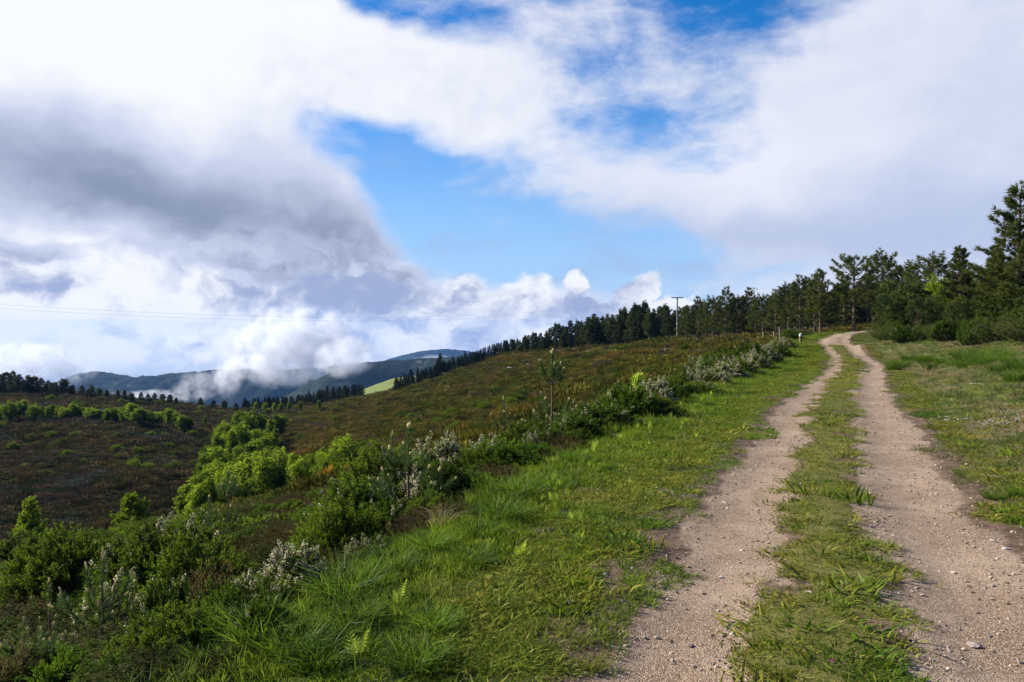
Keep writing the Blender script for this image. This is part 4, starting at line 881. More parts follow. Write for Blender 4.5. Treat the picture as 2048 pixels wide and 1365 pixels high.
# -- the pine wood climbing the ridge
L_ = 'dark pine in the wood that climbs the ridge behind the utility pole'
prof = [(1010, 692), (1030, 684), (1060, 668), (1090, 660), (1120, 646), (1160, 640), (1180, 625), (1210, 626), (1240, 617), (1260, 611), (1290, 600), (1310, 612), (1330, 607), (1350, 616), (1375, 612), (1400, 598)]
for i in range(74):
    px = 1014 + (i % 37) / 36 * 386 + rg.uniform(-5, 5); top = float(np.interp(px, [p[0] for p in prof], [p[1] for p in prof])) + (rg.uniform(-3, 8) if i < 37 else rg.uniform(10, 24))
    Y = float(np.interp(px, [1010, 1200, 1400], [226, 196, 158])) + (8 if i < 37 else -2) + rg.uniform(-5, 5)
    plant('pine_tree', FARP[i % 4], px, top, Y, L_, 'pine tree', 'pines of the wood on the ridge', wide=rg.uniform(0.85, 1.25), hmin=4.0)
# -- the nearer pines between the pole and the bend
L_ = 'slender pine with bare lower trunk in the row between utility pole and track bend'
row = [(1372, 612, 132), (1395, 592, 126), (1412, 604, 122), (1425, 590, 118), (1438, 600, 124), (1451, 572, 114), (1464, 596, 118), (1475, 588, 112), (1487, 592, 116), (1498, 574, 120), (1511, 594, 108), (1525, 586, 106), (1539, 590, 110),
       (1552, 577, 100), (1566, 572, 104), (1577, 562, 95), (1590, 564, 98), (1602, 548, 92), (1612, 552, 96), (1660, 578, 96), (1676, 584, 104), (1690, 560, 100), (1735, 545, 94), (1745, 560, 98), (1780, 560, 100), (1640, 600, 110), (1625, 560, 104), (1655, 612, 120), (1700, 590, 112), (1720, 600, 118), (1672, 620, 108)]
for i, (px, top, Y) in enumerate(row):
    plant('pine_tree', PINES[(0, 2, 0, 1)[i % 4]], px, top, Y, L_, 'pine tree', 'pines between pole and bend', wide=1.15, hmin=3.0)
for i in range(58):
    px = 1385 + (i % 29) / 28 * 400 + rg.uniform(-6, 6); top = float(np.interp(px, [1385, 1450, 1550, 1650, 1720, 1790], [618, 606, 590, 572, 548, 545])) + rg.uniform(0, 22) + (18 if i >= 29 else 0)
    plant('pine_tree', FARP[i % 4], px, top, (float(np.interp(px, [1385, 1600, 1790], [140, 118, 106])) + rg.uniform(-4, 8)), 'shadowy pine deep in the wood behind the front row at the bend', 'pine tree', 'pines deep in the wood', wide=1.2, hmin=3.5)
heroes = [
    (1641, 536, 80, PINES[0], 'pine leaning beside its twin where the track bends, both trunks bare below', 1.15), (1630, 548, 82, PINES[2], 'shorter twin pine standing close against the leaning pine at the track bend', 1.1),
    (1708, 507, 78, PINES[3], 'tall open-crowned pine with a pale bare trunk above the end of the track', 1.25), (1764, 499, 82, PINES[1], 'tall pointed pine just behind the open-crowned one at the track end', 1.25),
    (1812, 520, 80, PINES[1], 'round-headed pine showing between the pointed pine and the dense dark one', 1.3), (1866, 503, 70, PINES[1], 'dense dark pine with a smooth rounded top against the cloud', 1.5),
    (1922, 492, 56, BIGPINE[1], 'pine with upright candle-like top shoots and a pale broken limb near its foot', 1.25), (2036, 366, 42, BIGPINE[0], 'tallest pine of the wood, towering at the edge of the view', 1.25),
    (1990, 486, 46, BIGPINE[1], 'small pine with spiky top standing against the tallest pine', 1.1), (2090, 420, 44, BIGPINE[0], 'broad pine half hidden behind the tallest pine', 1.1)]
for px, top, Y, pr, lab, wd in heroes: plant('pine_tree', pr, px, top, Y, lab, 'pine tree', 'pines at the track bend', wide=wd)
bushes = [(1768, 612, 60, BUSHY[1], 'lowest olive bush at the very end of the track', 0.75), (1790, 592, 58, BUSHY[0], 'grey-green bush second from the end of the track', 0.9), (1812, 556, 60, BUSHY[0], 'tall olive-brown bushy tree with golden shoots beside the track end', 1.1),
          (1872, 548, 62, BIRCH[1], 'light green leafy tree between the dark pines', 0.8), (1862, 590, 56, BUSHY[1], 'dark bushy tree in front of the light green one', 1.1), (1955, 600, 50, BUSHY[0], 'dense bush below the spiky pine', 1.0), (2010, 560, 42, BUSHY[1], 'dark bush at the foot of the tallest pine', 1.2), (2060, 590, 38, BUSHY[0], 'olive bush beside the tall grass of the bank', 1.0)]
for px, top, Y, pr, lab, wd in bushes: plant('leafy_tree', pr, px, top, Y, lab, 'tree', 'bushy trees along the wood edge', wide=wd)
# -- spring-green birches
L_ = 'round bright green birch in the row across the far brown heath'
px = -24.0
while px < 392:
    top = float(np.interp(px, [-20, 46, 104, 160, 215, 262, 300, 350, 390], [806, 801, 817, 808, 820, 808, 819, 817, 832])) + rg.uniform(-4, 9)
    if not (84 < px < 94 or 168 < px < 172): plant('birch_tree', BIRCH[rg.randrange(4)], px, top, 151 + rg.uniform(-6, 3), L_, 'birch', 'birches across the heath', wide=rg.uniform(1.1, 2.1), hmin=2.6, hmax=5.5)
    px += rg.uniform(6, 17)
plant('birch_tree', BIRCH[2], 410, 832, 158, 'small lone bright birch just past the end of the birch row', 'birch', 'birches across the heath', wide=0.8, hmax=4)
L_ = 'bright green birch in the thicket filling the valley'
mass = [(438, 858, 132), (452, 842, 134), (470, 836, 136), (490, 830, 138), (508, 830, 140), (528, 828, 142), (548, 832, 144), (566, 836, 146), (430, 880, 120), (448, 872, 118), (466, 868, 116), (486, 862, 118), (506, 860, 120), (526, 862, 122), (546, 862, 124),
        (412, 905, 106), (428, 898, 104), (448, 892, 104), (470, 890, 106), (492, 886, 106), (514, 890, 108), (536, 880, 110), (404, 930, 96), (420, 922, 94), (440, 918, 92), (462, 915, 92), (486, 905, 92), (508, 895, 92), (532, 885, 90), (552, 905, 90),
        (392, 960, 84), (410, 950, 82), (430, 945, 80), (455, 935, 80), (482, 925, 80), (510, 915, 80), (535, 905, 78), (558, 912, 78), (580, 922, 78), (602, 925, 78), (622, 930, 78), (640, 925, 80), (375, 985, 76), (398, 985, 72), (422, 972, 72), (566, 890, 84), (590, 905, 80), (612, 912, 80), (634, 915, 78), (652, 918, 78), (545, 850, 128), (500, 846, 132), (470, 868, 122), (520, 905, 84), (490, 912, 82)]
for i, (px, top, Y) in enumerate(mass):
    plant('birch_tree', BIRCH[i % 4], px + rg.uniform(-6, 6), top + rg.uniform(-20, 8), Y + rg.uniform(-3, 3), L_, 'birch', 'birches of the valley thicket', wide=rg.uniform(0.8, 1.25), hmin=4.4, hmax=6.0)
plant('birch_tree', BIRCH[1], 689, 868, 69, 'full round birch standing apart where the heath slope meets the thicket', 'birch', wide=1.1, hmax=7)
plant('birch_tree', BIRCH[0], 655, 905, 72, 'birch half hidden beside the full round birch', 'birch', wide=0.8)
plant('birch_tree', YOUNGB[1], 268, 986, 57, 'feathery pointed young birch on the dark heath', 'birch', wide=1.15)
plant('birch_tree', YOUNGB[0], 66, 992, 55, 'narrow feathery birch alone on the dark heath near the edge of the view', 'birch', wide=1.05)
L_ = 'pale green tree in the small grove behind the valley thicket'
for i, (px, top) in enumerate(((512, 818), (530, 812), (548, 815), (562, 818), (578, 822), (600, 816), (638, 800))):
    plant('birch_tree', BIRCH[i % 4], px, top, 225 + rg.uniform(-4, 10), L_, 'tree', 'trees of the small far grove', wide=1.0, hmin=3, hmax=6)

# ------------------------------------------------------------------ shrubs along the verge
HW = [heath_shrub_meshes(500, 0.60, 0.9, 180, 0.6), heath_shrub_meshes(501, 0.55, 0.9, 180, 0.85), heath_shrub_meshes(502, 0.62, 0.9, 170, 0.22)]
HD = [heath_shrub_meshes(510, 0.62, 0.9, 250, 0.05, 'heath_dark'), heath_shrub_meshes(511, 0.55, 0.9, 220, 0.0, 'heath_dark'), heath_shrub_meshes(512, 0.60, 0.9, 240, 0.0, 'heath_tree')]
GO = [gorse_meshes(520, 0.6, 0.6), gorse_meshes(521, 0.65, 0.6, 3000, 'bush'), gorse_meshes(522, 0.6, 0.6, 2800, 'gorse', 3)]
near_heath()
def shrub(name, proto, px, top, Y, label, group=None, wide=1.0, hmin=0.3, hmax=3.0):
    return plant(name, proto, px, top, Y, label, 'shrub', group, 0.04, wide, hmin, hmax)
def bush(name, proto, px, top, base, wpx, label, group=None):
    """a shrub by its outline: centre column, top row, foot row and width in the photograph"""
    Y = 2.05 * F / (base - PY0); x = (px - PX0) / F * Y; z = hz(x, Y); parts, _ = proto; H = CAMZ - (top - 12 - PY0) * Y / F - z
    k = max(0.3, H) / top_of(parts); w = (wpx * 1.2 / 2 * Y / F) / 0.66
    return thing(name, label, 'shrub', parts, (x, Y, z - 0.04), rg.uniform(0, 6.28), (w, w, k), group)
bush('flowering_heath', HW[1], 590, 1082, 1262, 165, 'white-flowered tree heath behind the big tussocks beside the dark green heath')
bush('flowering_heath', HW[0], 735, 1068, 1180, 100, 'small tree heath with a few white sprays at the verge, by the dead grass')
bush('flowering_heath', HW[1], 880, 868, 965, 170, 'broad tree heath covered in cream flowers, below the heath slope')
bush('flowering_heath', HW[0], 830, 935, 1010, 110, 'pale flowering tree heath behind the stem of the bare-trunked sapling')
bush('flowering_heath', HW[1], 1062, 868, 945, 60, 'small tree heath with pure white sprays among green brush')
bush('flowering_heath', HW[0], 1140, 845, 915, 75, 'white-dotted tree heath where brush meets the grass verge')
bush('flowering_heath', HW[1], 1312, 760, 840, 95, 'tree heath topped with white spikes next to the vivid green seedling tree')
bush('flowering_heath', HW[2], 1395, 768, 815, 90, 'low green tree heath with white tips beyond the spiked one')
for i, (px, top, base, w) in enumerate(((1418, 742, 795, 80), (1452, 732, 780, 90), (1482, 722, 765, 85), (1505, 708, 752, 80), (1528, 698, 742, 75), (1550, 690, 728, 60), (1566, 684, 716, 50), (1395, 722, 770, 80), (1440, 715, 765, 80))):
    bush('flowering_heath', HW[(0, 1, 2)[i % 3]], px, top, base, w, 'white-flowered tree heath in the band along the verge up to the marker post', 'white heaths along the verge')
for i, (px, top, base, w) in enumerate(((1372, 745, 800, 70), (1350, 755, 818, 70), (1432, 758, 795, 70), (1582, 668, 708, 40), (1574, 690, 722, 45), (1594, 684, 708, 35), (1540, 715, 742, 60), (1474, 748, 778, 70))):
    bush('green_heath', HD[2] if i % 2 else HW[2], px, top, base, w, 'green tree heath between the white-flowered ones along the verge', 'green heaths along the verge')
dark = [(335, 1130, 1310, 150, 'dark green tree heath nearest the tall candled sapling, its white specks on top'), (440, 1160, 1330, 150, 'dark green tree heath pressed against the white-flowered heath'), (290, 1235, 1400, 160, 'deep green heath in front of the tall candled sapling'),
        (420, 1240, 1380, 130, 'near-black tree heath beside the big tussock'), (215, 1315, 1460, 170, 'bright-tipped heath at the bottom edge of the view'), (690, 985, 1130, 190, 'broad dark bush below the brow of the near slope'), (765, 985, 1090, 120, 'dark bush at the foot of the sapling with a bare trunk'),
        (900, 925, 1025, 120, 'dark brush-like heath in the shade of the broad cream-flowered one'), (955, 885, 975, 110, 'shaded heath joining the broad cream-flowered one'), (1195, 805, 895, 170, 'wide dark green heath right at the grass verge'), (1165, 840, 920, 90, 'lower dark green heath tucked under the wide one'),
        (1290, 788, 866, 150, 'black-shaded heath under the white spiked tree heath'), (1245, 800, 875, 100, 'green heath between the wide dark one and the seedling tree'), (1015, 900, 985, 90, 'green heath near the thin dark sapling'), (860, 985, 1075, 100, 'feathery green heath above the dead grass'), (530, 1265, 1400, 110, 'brownish heath behind the nearest tussock'),
        (120, 1290, 1440, 140, 'dark heath between the corner young pines'), (620, 1060, 1160, 120, 'dark green heath behind the white-flowered one'), (1090, 850, 925, 100, 'dense green heath at the foot of the tallest young pine'), (1345, 775, 832, 80, 'dark heath just past the white spiked tree heath')]
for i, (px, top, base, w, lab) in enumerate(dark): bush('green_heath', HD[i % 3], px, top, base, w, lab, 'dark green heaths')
bush('gorse_bush', GO[2], 440, 1112, 1230, 150, 'rusty yellow gorse bush behind the dark heaths')
bush('gorse_bush', GO[0], 30, 1265, 1400, 130, 'reddish brown gorse bush low in the corner of the view')
bush('gorse_bush', GO[0], 985, 935, 1010, 110, 'brown dry bush between two young pines at the verge')
g3 = random.Random(5)
for i in range(90):      # smaller brush filling the shoulder of the verge
    t = (i + g3.random()) / 90; k = t * (len(EDGE) - 4) + 1; j = int(k); f = k - j
    x = EDGE[j][0] * (1 - f) + EDGE[j + 1][0] * f; y = EDGE[j][1] * (1 - f) + EDGE[j + 1][1] * f; off = g3.uniform(0.5, 2.2 + 0.04 * y)
    x -= off; s = g3.uniform(0.45, 0.95) * (1 + 0.010 * y) * (0.5 if y < 9 else 1.25)
    if i % 5 == 1 and i % 3: continue
    pr = (HD[2], HW[2], GO[1], HD[0], GO[0])[i % 5]
    thing(('green_heath', 'green_heath', 'brush', 'green_heath', 'gorse_bush')[i % 5], ('low green heath bush on the shoulder below the grass verge', 'low heath bush with white specks on the shoulder below the verge', 'small leafy bush on the shoulder below the grass verge', 'low dark heath bush on the shoulder below the grass verge', 'small dry brown bush on the shoulder below the verge')[i % 5], 'shrub', pr[0], (x, y, hz(x, y) - 0.05), g3.uniform(0, 6.28), (s, s, s * 0.85), ('small green heaths', 'small flecked heaths', 'small leafy bushes', 'small dark heaths', 'small dry bushes')[i % 5])
g4 = random.Random(12); keep_off = [((px - PX0) / F * Y, Y) for px, Y in ((205, 5.4), (99, 6.6), (110, 5.0), (45, 4.5), (455, 12.5), (417, 13.0), (545, 13.5), (815, 8.7), (590, 5.4))]
n_ = 0
while n_ < 64:           # waist-high shrubs standing clear of the low brush on the near slope
    y = g4.uniform(4.6, 17); e_ = g4.uniform(0.9, 1.2 + 0.55 * y); x = float(np.interp(y, EDGE[:, 1], EDGE[:, 0])) - e_
    if x < -0.70 * y or any(abs(x - a) < 0.42 and y < b + 0.4 and y > b - 1.2 for a, b in keep_off): continue
    q = n_ % 6; n_ += 1; h_ = g4.uniform(0.45, 0.80) * (1 + 0.012 * y) / 0.9 * (1.0 if y < 8 else 0.68); w_ = h_ * g4.uniform(0.85, 1.2)
    thing(('green_heath', 'green_heath', 'flowering_heath', 'green_heath', 'gorse_bush', 'green_heath')[q], ('bushy dark heath standing clear of the low brush on the near slope', 'upright dark heath standing clear of the low brush on the near slope', 'heath with a few cream sprays standing clear of the low brush on the near slope', 'light green heath standing clear of the low brush on the near slope', 'leafy gorse standing clear of the low brush on the near slope', 'light green heath standing clear of the low brush on the near slope')[q], 'shrub',
          (HD[0], HD[1], HW[2], HD[2], GO[1], HD[2])[q][0], (x, y, hz(x, y) - 0.05), g4.uniform(0, 6.28), (w_, w_, h_), ('bushy dark heaths on the slope', 'upright dark heaths on the slope', 'cream-flecked heaths on the slope', 'light green heaths on the slope', 'leafy gorse on the slope', 'light green heaths on the slope')[q])
for i in range(150):      # cushions of pale and green heath over the near slope
    y = g3.uniform(9, 34); a = g3.uniform(-36, 0); x = y * math.tan(R(a))
    if edge_dist([x], [y])[0] < 3.0: continue
    s = g3.uniform(0.4, 0.9); kind = (0, 1, 2, 1, 2, 1, 2, 1)[i % 8]
    if y < 14: s *= 0.45
    thing(('flowering_heath', 'green_heath', 'gorse_bush')[kind], ('knee-high heath with pale flowers scattered on the near slope', 'knee-high green heath cushion scattered on the near slope', 'knee-high brownish bush scattered on the near slope')[kind], 'shrub', (HW[0], HD[2], GO[0])[kind][0], (x, y, hz(x, y) - 0.05), g3.uniform(0, 6.28), (s * 1.3, s * 1.3, s * 0.8), ('pale heaths on the near slope', 'green heaths on the near slope', 'brown bushes on the near slope')[kind])
for i in range(34):
    f = (i + g3.random()) / 34; px = 1766 + f * 306; Y = float(np.interp(px, [1742, 1850, 1950, 2075], [57, 51, 45, 35])) + g3.uniform(-2, 4); top = float(np.interp(px, [1742, 1850, 1950, 2075], [648, 640, 632, 615])) + g3.uniform(-6, 12)
    plant('gorse_bush', (GO[1], HD[2], HD[1], GO[1], HD[0], BR[1])[i % 6], px, top, Y, 'rusty olive bush in the undergrowth between the grassy bank and the wood', 'shrub', 'undergrowth along the wood edge', wide=1.05, hmin=0.7, hmax=1.7)
for i in range(26):
    px = 1760 + i * 12.5; Y = float(np.interp(px, [1760, 1900, 2075], [78, 68, 56])) + g3.uniform(-4, 4); top = float(np.interp(px, [1760, 1850, 1950, 2075], [565, 545, 540, 470])) + g3.uniform(0, 45)
    plant('pine_tree', (PINES + FARP)[i % 7], px, top, Y, 'shadowy pine deep in the wood behind the bushy trees', 'pine tree', 'pines deep behind the bushy trees', wide=1.2)
for i in range(12):
    px = 1790 + i * 24; Y = float(np.interp(px, [1765, 1900, 2060], [57, 51, 40])) + g3.uniform(-1, 3); top = float(np.interp(px, [1765, 1850, 1950, 2060], [600, 585, 590, 560])) + g3.uniform(0, 30)
    plant('leafy_tree', BUSHY[i % 2], px, top, Y, 'dense dark green bushy tree in the thicket under the pines', 'tree', 'thicket trees under the pines', wide=0.85)
for i in range(30):
    px = 1790 + i * 9.5 + g3.uniform(-8, 8); Y = float(np.interp(px, [1800, 1950, 2060], [40, 32, 24])) + g3.uniform(-7, 3); x = (px - PX0) / F * Y; q = g3.uniform(0.7, 1.5)
    single('grass_tussock', 'tall green grass tuft along the top of the bank', 'tussock', TUS[i % 3], (x, Y, hz(x, Y) - 0.02), g3.uniform(0, 6.28), (q, q, q * 0.9), 'grass tufts on top of the bank')
for i, (px, top, Y) in enumerate(((1437, 668, 96), (1460, 664, 98), (1340, 687, 120), (1430, 688, 84), (1600, 668, 78), (1555, 676, 82))):
    plant('gorse_bush', GO[i % 3], px, top, Y, 'rounded brown-green bush at the foot of the pine row', 'shrub', 'bushes below the pine row', wide=1.6, hmin=1.0, hmax=2.6)

# ------------------------------------------------------------------ young pines
SAPS = {
    'candled': sapling_meshes(600, 1.5, ((0.30, 4, 0.46), (0.52, 4, 0.40)), 0.42, 0.13, 5, 0.15, 420),
    'bare': sapling_meshes(601, 1.8, ((0.58, 6, 0.34), (0.20, 4, 0.50)), 0.62, 0.15, 3, 0.09, 420),
    'tall': sapling_meshes(602, 2.3, ((0.72, 6, 0.24), (0.38, 3, 0.30), (0.16, 4, 0.34)), 0.76, 0.16, 3, 0.10, 420),
    'thin': sapling_meshes(603, 1.8, ((0.60, 5, 0.27), (0.28, 4, 0.30)), 0.64, 0.12, 2, 0.08, 330),
    'bushy': sapling_meshes(604, 1.1, ((0.22, 5, 0.62), (0.5, 5, 0.42)), 0.35, 0.11, 3, 0.09, 420),
}
saps = [
    ('candled', 205, 1084, 5.4, 'young pine with tall pale candles and long glossy needles, low on the near slope', 1.15), ('thin', 99, 1148, 6.6, 'thin young pine with a brown tip beside the tall candled one', 1.0), ('bushy', 110, 1235, 5.0, 'bushy young pine with short candles at the corner of the view', 1.0),
    ('bushy', 45, 1300, 4.5, 'low young pine cut by the bottom edge of the view', 1.0), ('tall', 455, 936, 12.5, 'slim young pine silhouetted against the valley thicket', 1.0), ('bare', 417, 985, 13.0, 'young pine close beside the slim one in front of the thicket', 1.0), ('thin', 545, 1010, 13.5, 'small dark young pine on the grassy brow', 0.9),
    ('bare', 815, 838, 8.7, 'young pine with five upright candles and a bare orange trunk', 1.2), ('thin', 785, 858, 15.5, 'thin young pine just behind the five-candled one', 0.9), ('bushy', 705, 955, 9.5, 'spreading young pine with pale tips beside the dark bush', 1.3), ('thin', 1008, 788, 15.0, 'dark thin young pine leaning in front of the heath slope', 1.0),
    ('tall', 1105, 694, 19.5, 'tallest young pine, bare stem with two forked arms before the heath slope', 1.1), ('thin', 1238, 758, 22.0, 'young pine with round buds just before the vivid seedling tree', 1.0), ('bare', 1349, 735, 27.0, 'young pine with a tufted head beside the white spiked heath', 1.0), ('bare', 1378, 708, 31.0, 'young pine among the white heaths along the verge', 1.0),
    ('bushy', 1150, 795, 18.5, 'low young pine below the forked tall one', 1.1), ('bushy', 1070, 815, 17.5, 'bushy young pine in the brush below the tallest young one', 1.1), ('bushy', 1215, 785, 24, 'bushy young pine in the brush before the seedling tree', 1.0)]
for i, (k, px, top, Y, lab, wd) in enumerate(saps):
    plant('young_pine', SAPS[k], px, top, Y, lab, 'young pine', 'young pines along the verge', 0.03, wd, 0.4, 3.2)
plant('seedling_tree', broadleaf_meshes(610, 0.75, 2.2, 620, 0.20, 'fern', 14, 2, 0.25), 1275, 748, 23.0, 'vivid green seedling tree with large leaves next to the white spiked heath', 'tree', wide=0.75, hmin=1.2, hmax=2.6)

# ------------------------------------------------------------------ tussocks, bracken, dead grass
tus = [(520, 1290, 4.35, 1.0, 'large tussock with long fanned blades nearest the corner heaths'), (690, 1225, 5.0, 1.05, 'large tussock in front of the white-flowered tree heath'), (780, 1180, 5.6, 0.8, 'tussock behind the second large one'), (870, 1300, 4.5, 0.6, 'low tussock with reddish tips out on the verge'), (640, 1350, 4.0, 0.8, 'tussock cut by the bottom edge of the view'), (830, 1360, 4.0, 0.75, 'dark-bladed tussock cut by the bottom edge beside bare soil'),
       (960, 1095, 6.6, 0.85, 'tussock beside the bracken, in front of the dead grass'), (1005, 1060, 7.2, 0.95, 'tall bladed tussock right of the dead grass'), (1035, 1000, 8.2, 1.0, 'wide tussock higher up at the edge of the brush'), (1150, 925, 10.2, 0.85, 'tussock where the verge narrows under the dark brush'), (720, 1275, 4.6, 0.7, 'small tussock between the two large ones'), (590, 1335, 4.15, 0.75, 'tussock filling the corner under the largest one'),
       (2030, 700, 24, 1.3, 'tall green tussock at the top of the bank'), (1985, 985, 8.0, 0.45, 'small tussock on the stony bank beside the rut'), (2040, 965, 8.1, 0.6, 'bluish tussock at the edge of the view on the bank')]
for i, (px, py, Y, s, lab) in enumerate(tus):
    x = (px - PX0) / F * Y; single('grass_tussock', lab, 'tussock', TUS[i % 3], (x, Y, hz(x, Y) - 0.02), rg.uniform(0, 6.28), (s * 0.85, s * 0.85, s * 0.62), 'grass tussocks')
for i in range(26):
    t = g3.random() * (len(EDGE) - 4) + 1; j = int(t); f = t - j; x = EDGE[j][0] * (1 - f) + EDGE[j + 1][0] * f + g3.uniform(-0.3, 0.7); y = EDGE[j][1] * (1 - f) + EDGE[j + 1][1] * f; s = g3.uniform(0.45, 0.75)
    single('grass_tussock', 'medium tussock on the rim between mown verge and brush', 'tussock', TUS[i % 3], (x, y, hz(x, y) - 0.02), g3.uniform(0, 6.28), (s, s, s * 0.65), 'tussocks on the verge rim')
FERN = [fern_meshes(640 + i) for i in range(4)]
fern_at = [(982, 1118, 6.2), (1040, 1150, 5.8), (1052, 1000, 8.6), (1105, 998, 8.7), (1120, 1000, 8.6), (1142, 1060, 7.0), (1255, 982, 9.0), (1180, 960, 9.6), (1190, 920, 11.2), (1240, 900, 12.0), (1300, 905, 11.6), (1330, 870, 14), (1355, 850, 15.5), (1385, 845, 16), (1400, 830, 18), (1420, 815, 20), (1365, 880, 13), (800, 1255, 4.7), (720, 1340, 4.05), (1290, 870, 13.5), (1160, 1095, 6.3), (1450, 800, 23), (1320, 840, 16.5), (1345, 832, 17.5), (1240, 855, 14.5)]
fern_at += [(px + g3.uniform(-40, 40), py + g3.uniform(-14, 14), None) for px, py, Y in fern_at[3:20] for _ in range(2)]
for i, (px, py, Y) in enumerate(fern_at):
    Y = Y or CAMZ * F / (py - PY0)
    x = (px - PX0) / F * Y; s = g3.uniform(0.30, 0.62)
    thing('bracken', ('yellow-green bracken frond uncurling on the verge beside the big tussock' if i == 0 else 'yellow-green young bracken uncurling from the grass verge'), 'bracken', FERN[i % 4][0], (x, Y, hz(x, Y)), g3.uniform(0, 6.28), s, None if i == 0 else 'young bracken on the verge')
DG = clump_mesh(660, 60, 0.12, 0.55, 0.006, 1.1, 1.5, 'straw', 'dead_blades')
for px, py, Y, s, lab in ((880, 1075, 7.1, 0.6, 'arched straw-coloured dead grass hanging over the verge rim'), (1860, 760, 27, 1.2, 'flattened patch of straw on the grassy bank'), (790, 1075, 7.8, 0.8, 'dead brown grass under the small flecked heath')):
    x = (px - PX0) / F * Y; single('dead_grass', lab, 'dead grass', DG, (x, Y, hz(x, Y)), 0.6, s)

for i in range(170):
    y = g3.uniform(7, 48); d_ = 2.2 + g3.uniform(0, 1) ** 1.4 * 6; x = float(np.interp(y, RD[:, 1], RD[:, 0])) + d_ * 1.1; q = g3.uniform(0.5, 1.1) * (0.6 + 0.02 * y)
    single('dead_grass', 'flattened straw-coloured grass on the rough bank right of the track', 'dead grass', DG, (x, y, hz(x, y)), g3.uniform(0, 6.28), (q, q, q * 0.35), 'straw patches on the bank')
stick = MB(); stick.tube([(-0.5, 0, 0.02), (-0.2, 0.05, 0.05), (0.1, -0.02, 0.06), (0.5, 0.06, 0.03)], [0.014, 0.013, 0.010, 0.006], 5); stick.tube([(0.0, 0.0, 0.05), (0.2, 0.14, 0.08), (0.34, 0.22, 0.05)], [0.009, 0.007, 0.004], 4); stick = stick.build('fallen_branch', [M['bark_pale']], True)
for i, (px, py, Y, q) in enumerate(((1905, 758, 21, 0.8), (1870, 725, 30, 1.0), (1960, 745, 20, 0.6), (1800, 720, 34, 1.0), (1840, 700, 40, 1.2), (1930, 800, 16, 0.4), (1990, 930, 9, 0.25))):
    x = (px - PX0) / F * Y; single('fallen_branch', 'bleached dead branch lying in the grass of the bank', 'branch', stick, (x, Y, hz(x, Y) + 0.03), i * 0.9, q, 'dead branches on the bank')
# ------------------------------------------------------------------ stones, soil heaps
STN = [stone_mesh(700 + i, 'stone', 'stone', 2) for i in range(5)]
stones = [(1544, 1096, 0.055, 'white stone at the inner edge of the nearer rut'), (1571, 1101, 0.035, 'small white stone right beside the largest white one'), (1590, 1241, 0.05, 'pinkish stone on the turf strip'), (1618, 1187, 0.045, 'white stone on the bare patch of the turf strip'), (1650, 1030, 0.035, 'round white stone high on the turf strip'), (1604, 970, 0.06, 'flat pale stone between rut and tuft'), (1322, 1167, 0.035, 'pale stone on the outer edge of the nearer rut'),
          (1948, 1278, 0.06, 'grey cobble sunk in the farther rut'), (1545, 1214, 0.03, 'small white stone beside the yellow moss'), (1535, 1298, 0.035, 'pale chip at the foot of the turf strip'), (2012, 1098, 0.05, 'grey stone at the bank edge'), (1985, 1080, 0.04, 'pinkish stone at the bank edge')]
for px, py, s, lab in stones:
    Y = CAMZ * F / (py - PY0); x = (px - PX0) / F * Y; single('stone', lab, 'stone', STN[len(lab) % 5], (x, Y, hz(x, Y) + s * 0.15), rg.uniform(0, 6.28), (s * 1.3, s, s * 0.9), 'stones of the track')
for i in range(70):
    Y = g3.uniform(3.8, 13); c = np.interp(Y, ROAD[:, 1], ROAD[:, 0]); sidek = g3.random(); dd = (1.45 + abs(g3.gauss(0, 0.28))) if sidek < 0.55 else (g3.choice((-1, 1)) * g3.gauss(0.42, 0.16) if sidek < 0.85 else -1.35 - abs(g3.gauss(0, 0.15)))
    x = c + dd * 1.08; s = 0.018 + 0.03 * g3.random() ** 2
    single('stone', 'thumb-sized pale stone lying loose along the edge of a wheel rut', 'stone', STN[i % 5], (x, Y, hz(x, Y) + s * 0.15), g3.uniform(0, 6.28), (s * 1.35, s, s * 0.9), 'loose stones beside the ruts')
for px, py, s, lab in ((1092, 1060, 0.16, 'crumbly dark soil heap on the grass verge'), (1128, 1022, 0.09, 'smaller dark soil heap behind the crumbly one')):
    Y = CAMZ * F / (py - PY0); x = (px - PX0) / F * Y
    m_ = stone_mesh(740, 'soil', 'soil_heap', 3); single('soil_heap', lab, 'soil heap', m_, (x, Y, hz(x, Y)), 0.4, (s * 1.5, s, s * 0.55))
rk = stone_mesh(745, 'stone', 'rock', 2)
for px, py, Y, s, lab in ((1022, 752, 168, 1.4, 'grey rock slab showing through the heath slope'), (1058, 740, 172, 0.8, 'smaller grey rock above the slab on the heath slope')):
    x = (px - PX0) / F * Y; single('rock', lab, 'rock', rk, (x, Y, hz(x, Y) + 0.35), 0.5, (s * 1.5, s, s * 0.7), tilt=(0, 0.3))

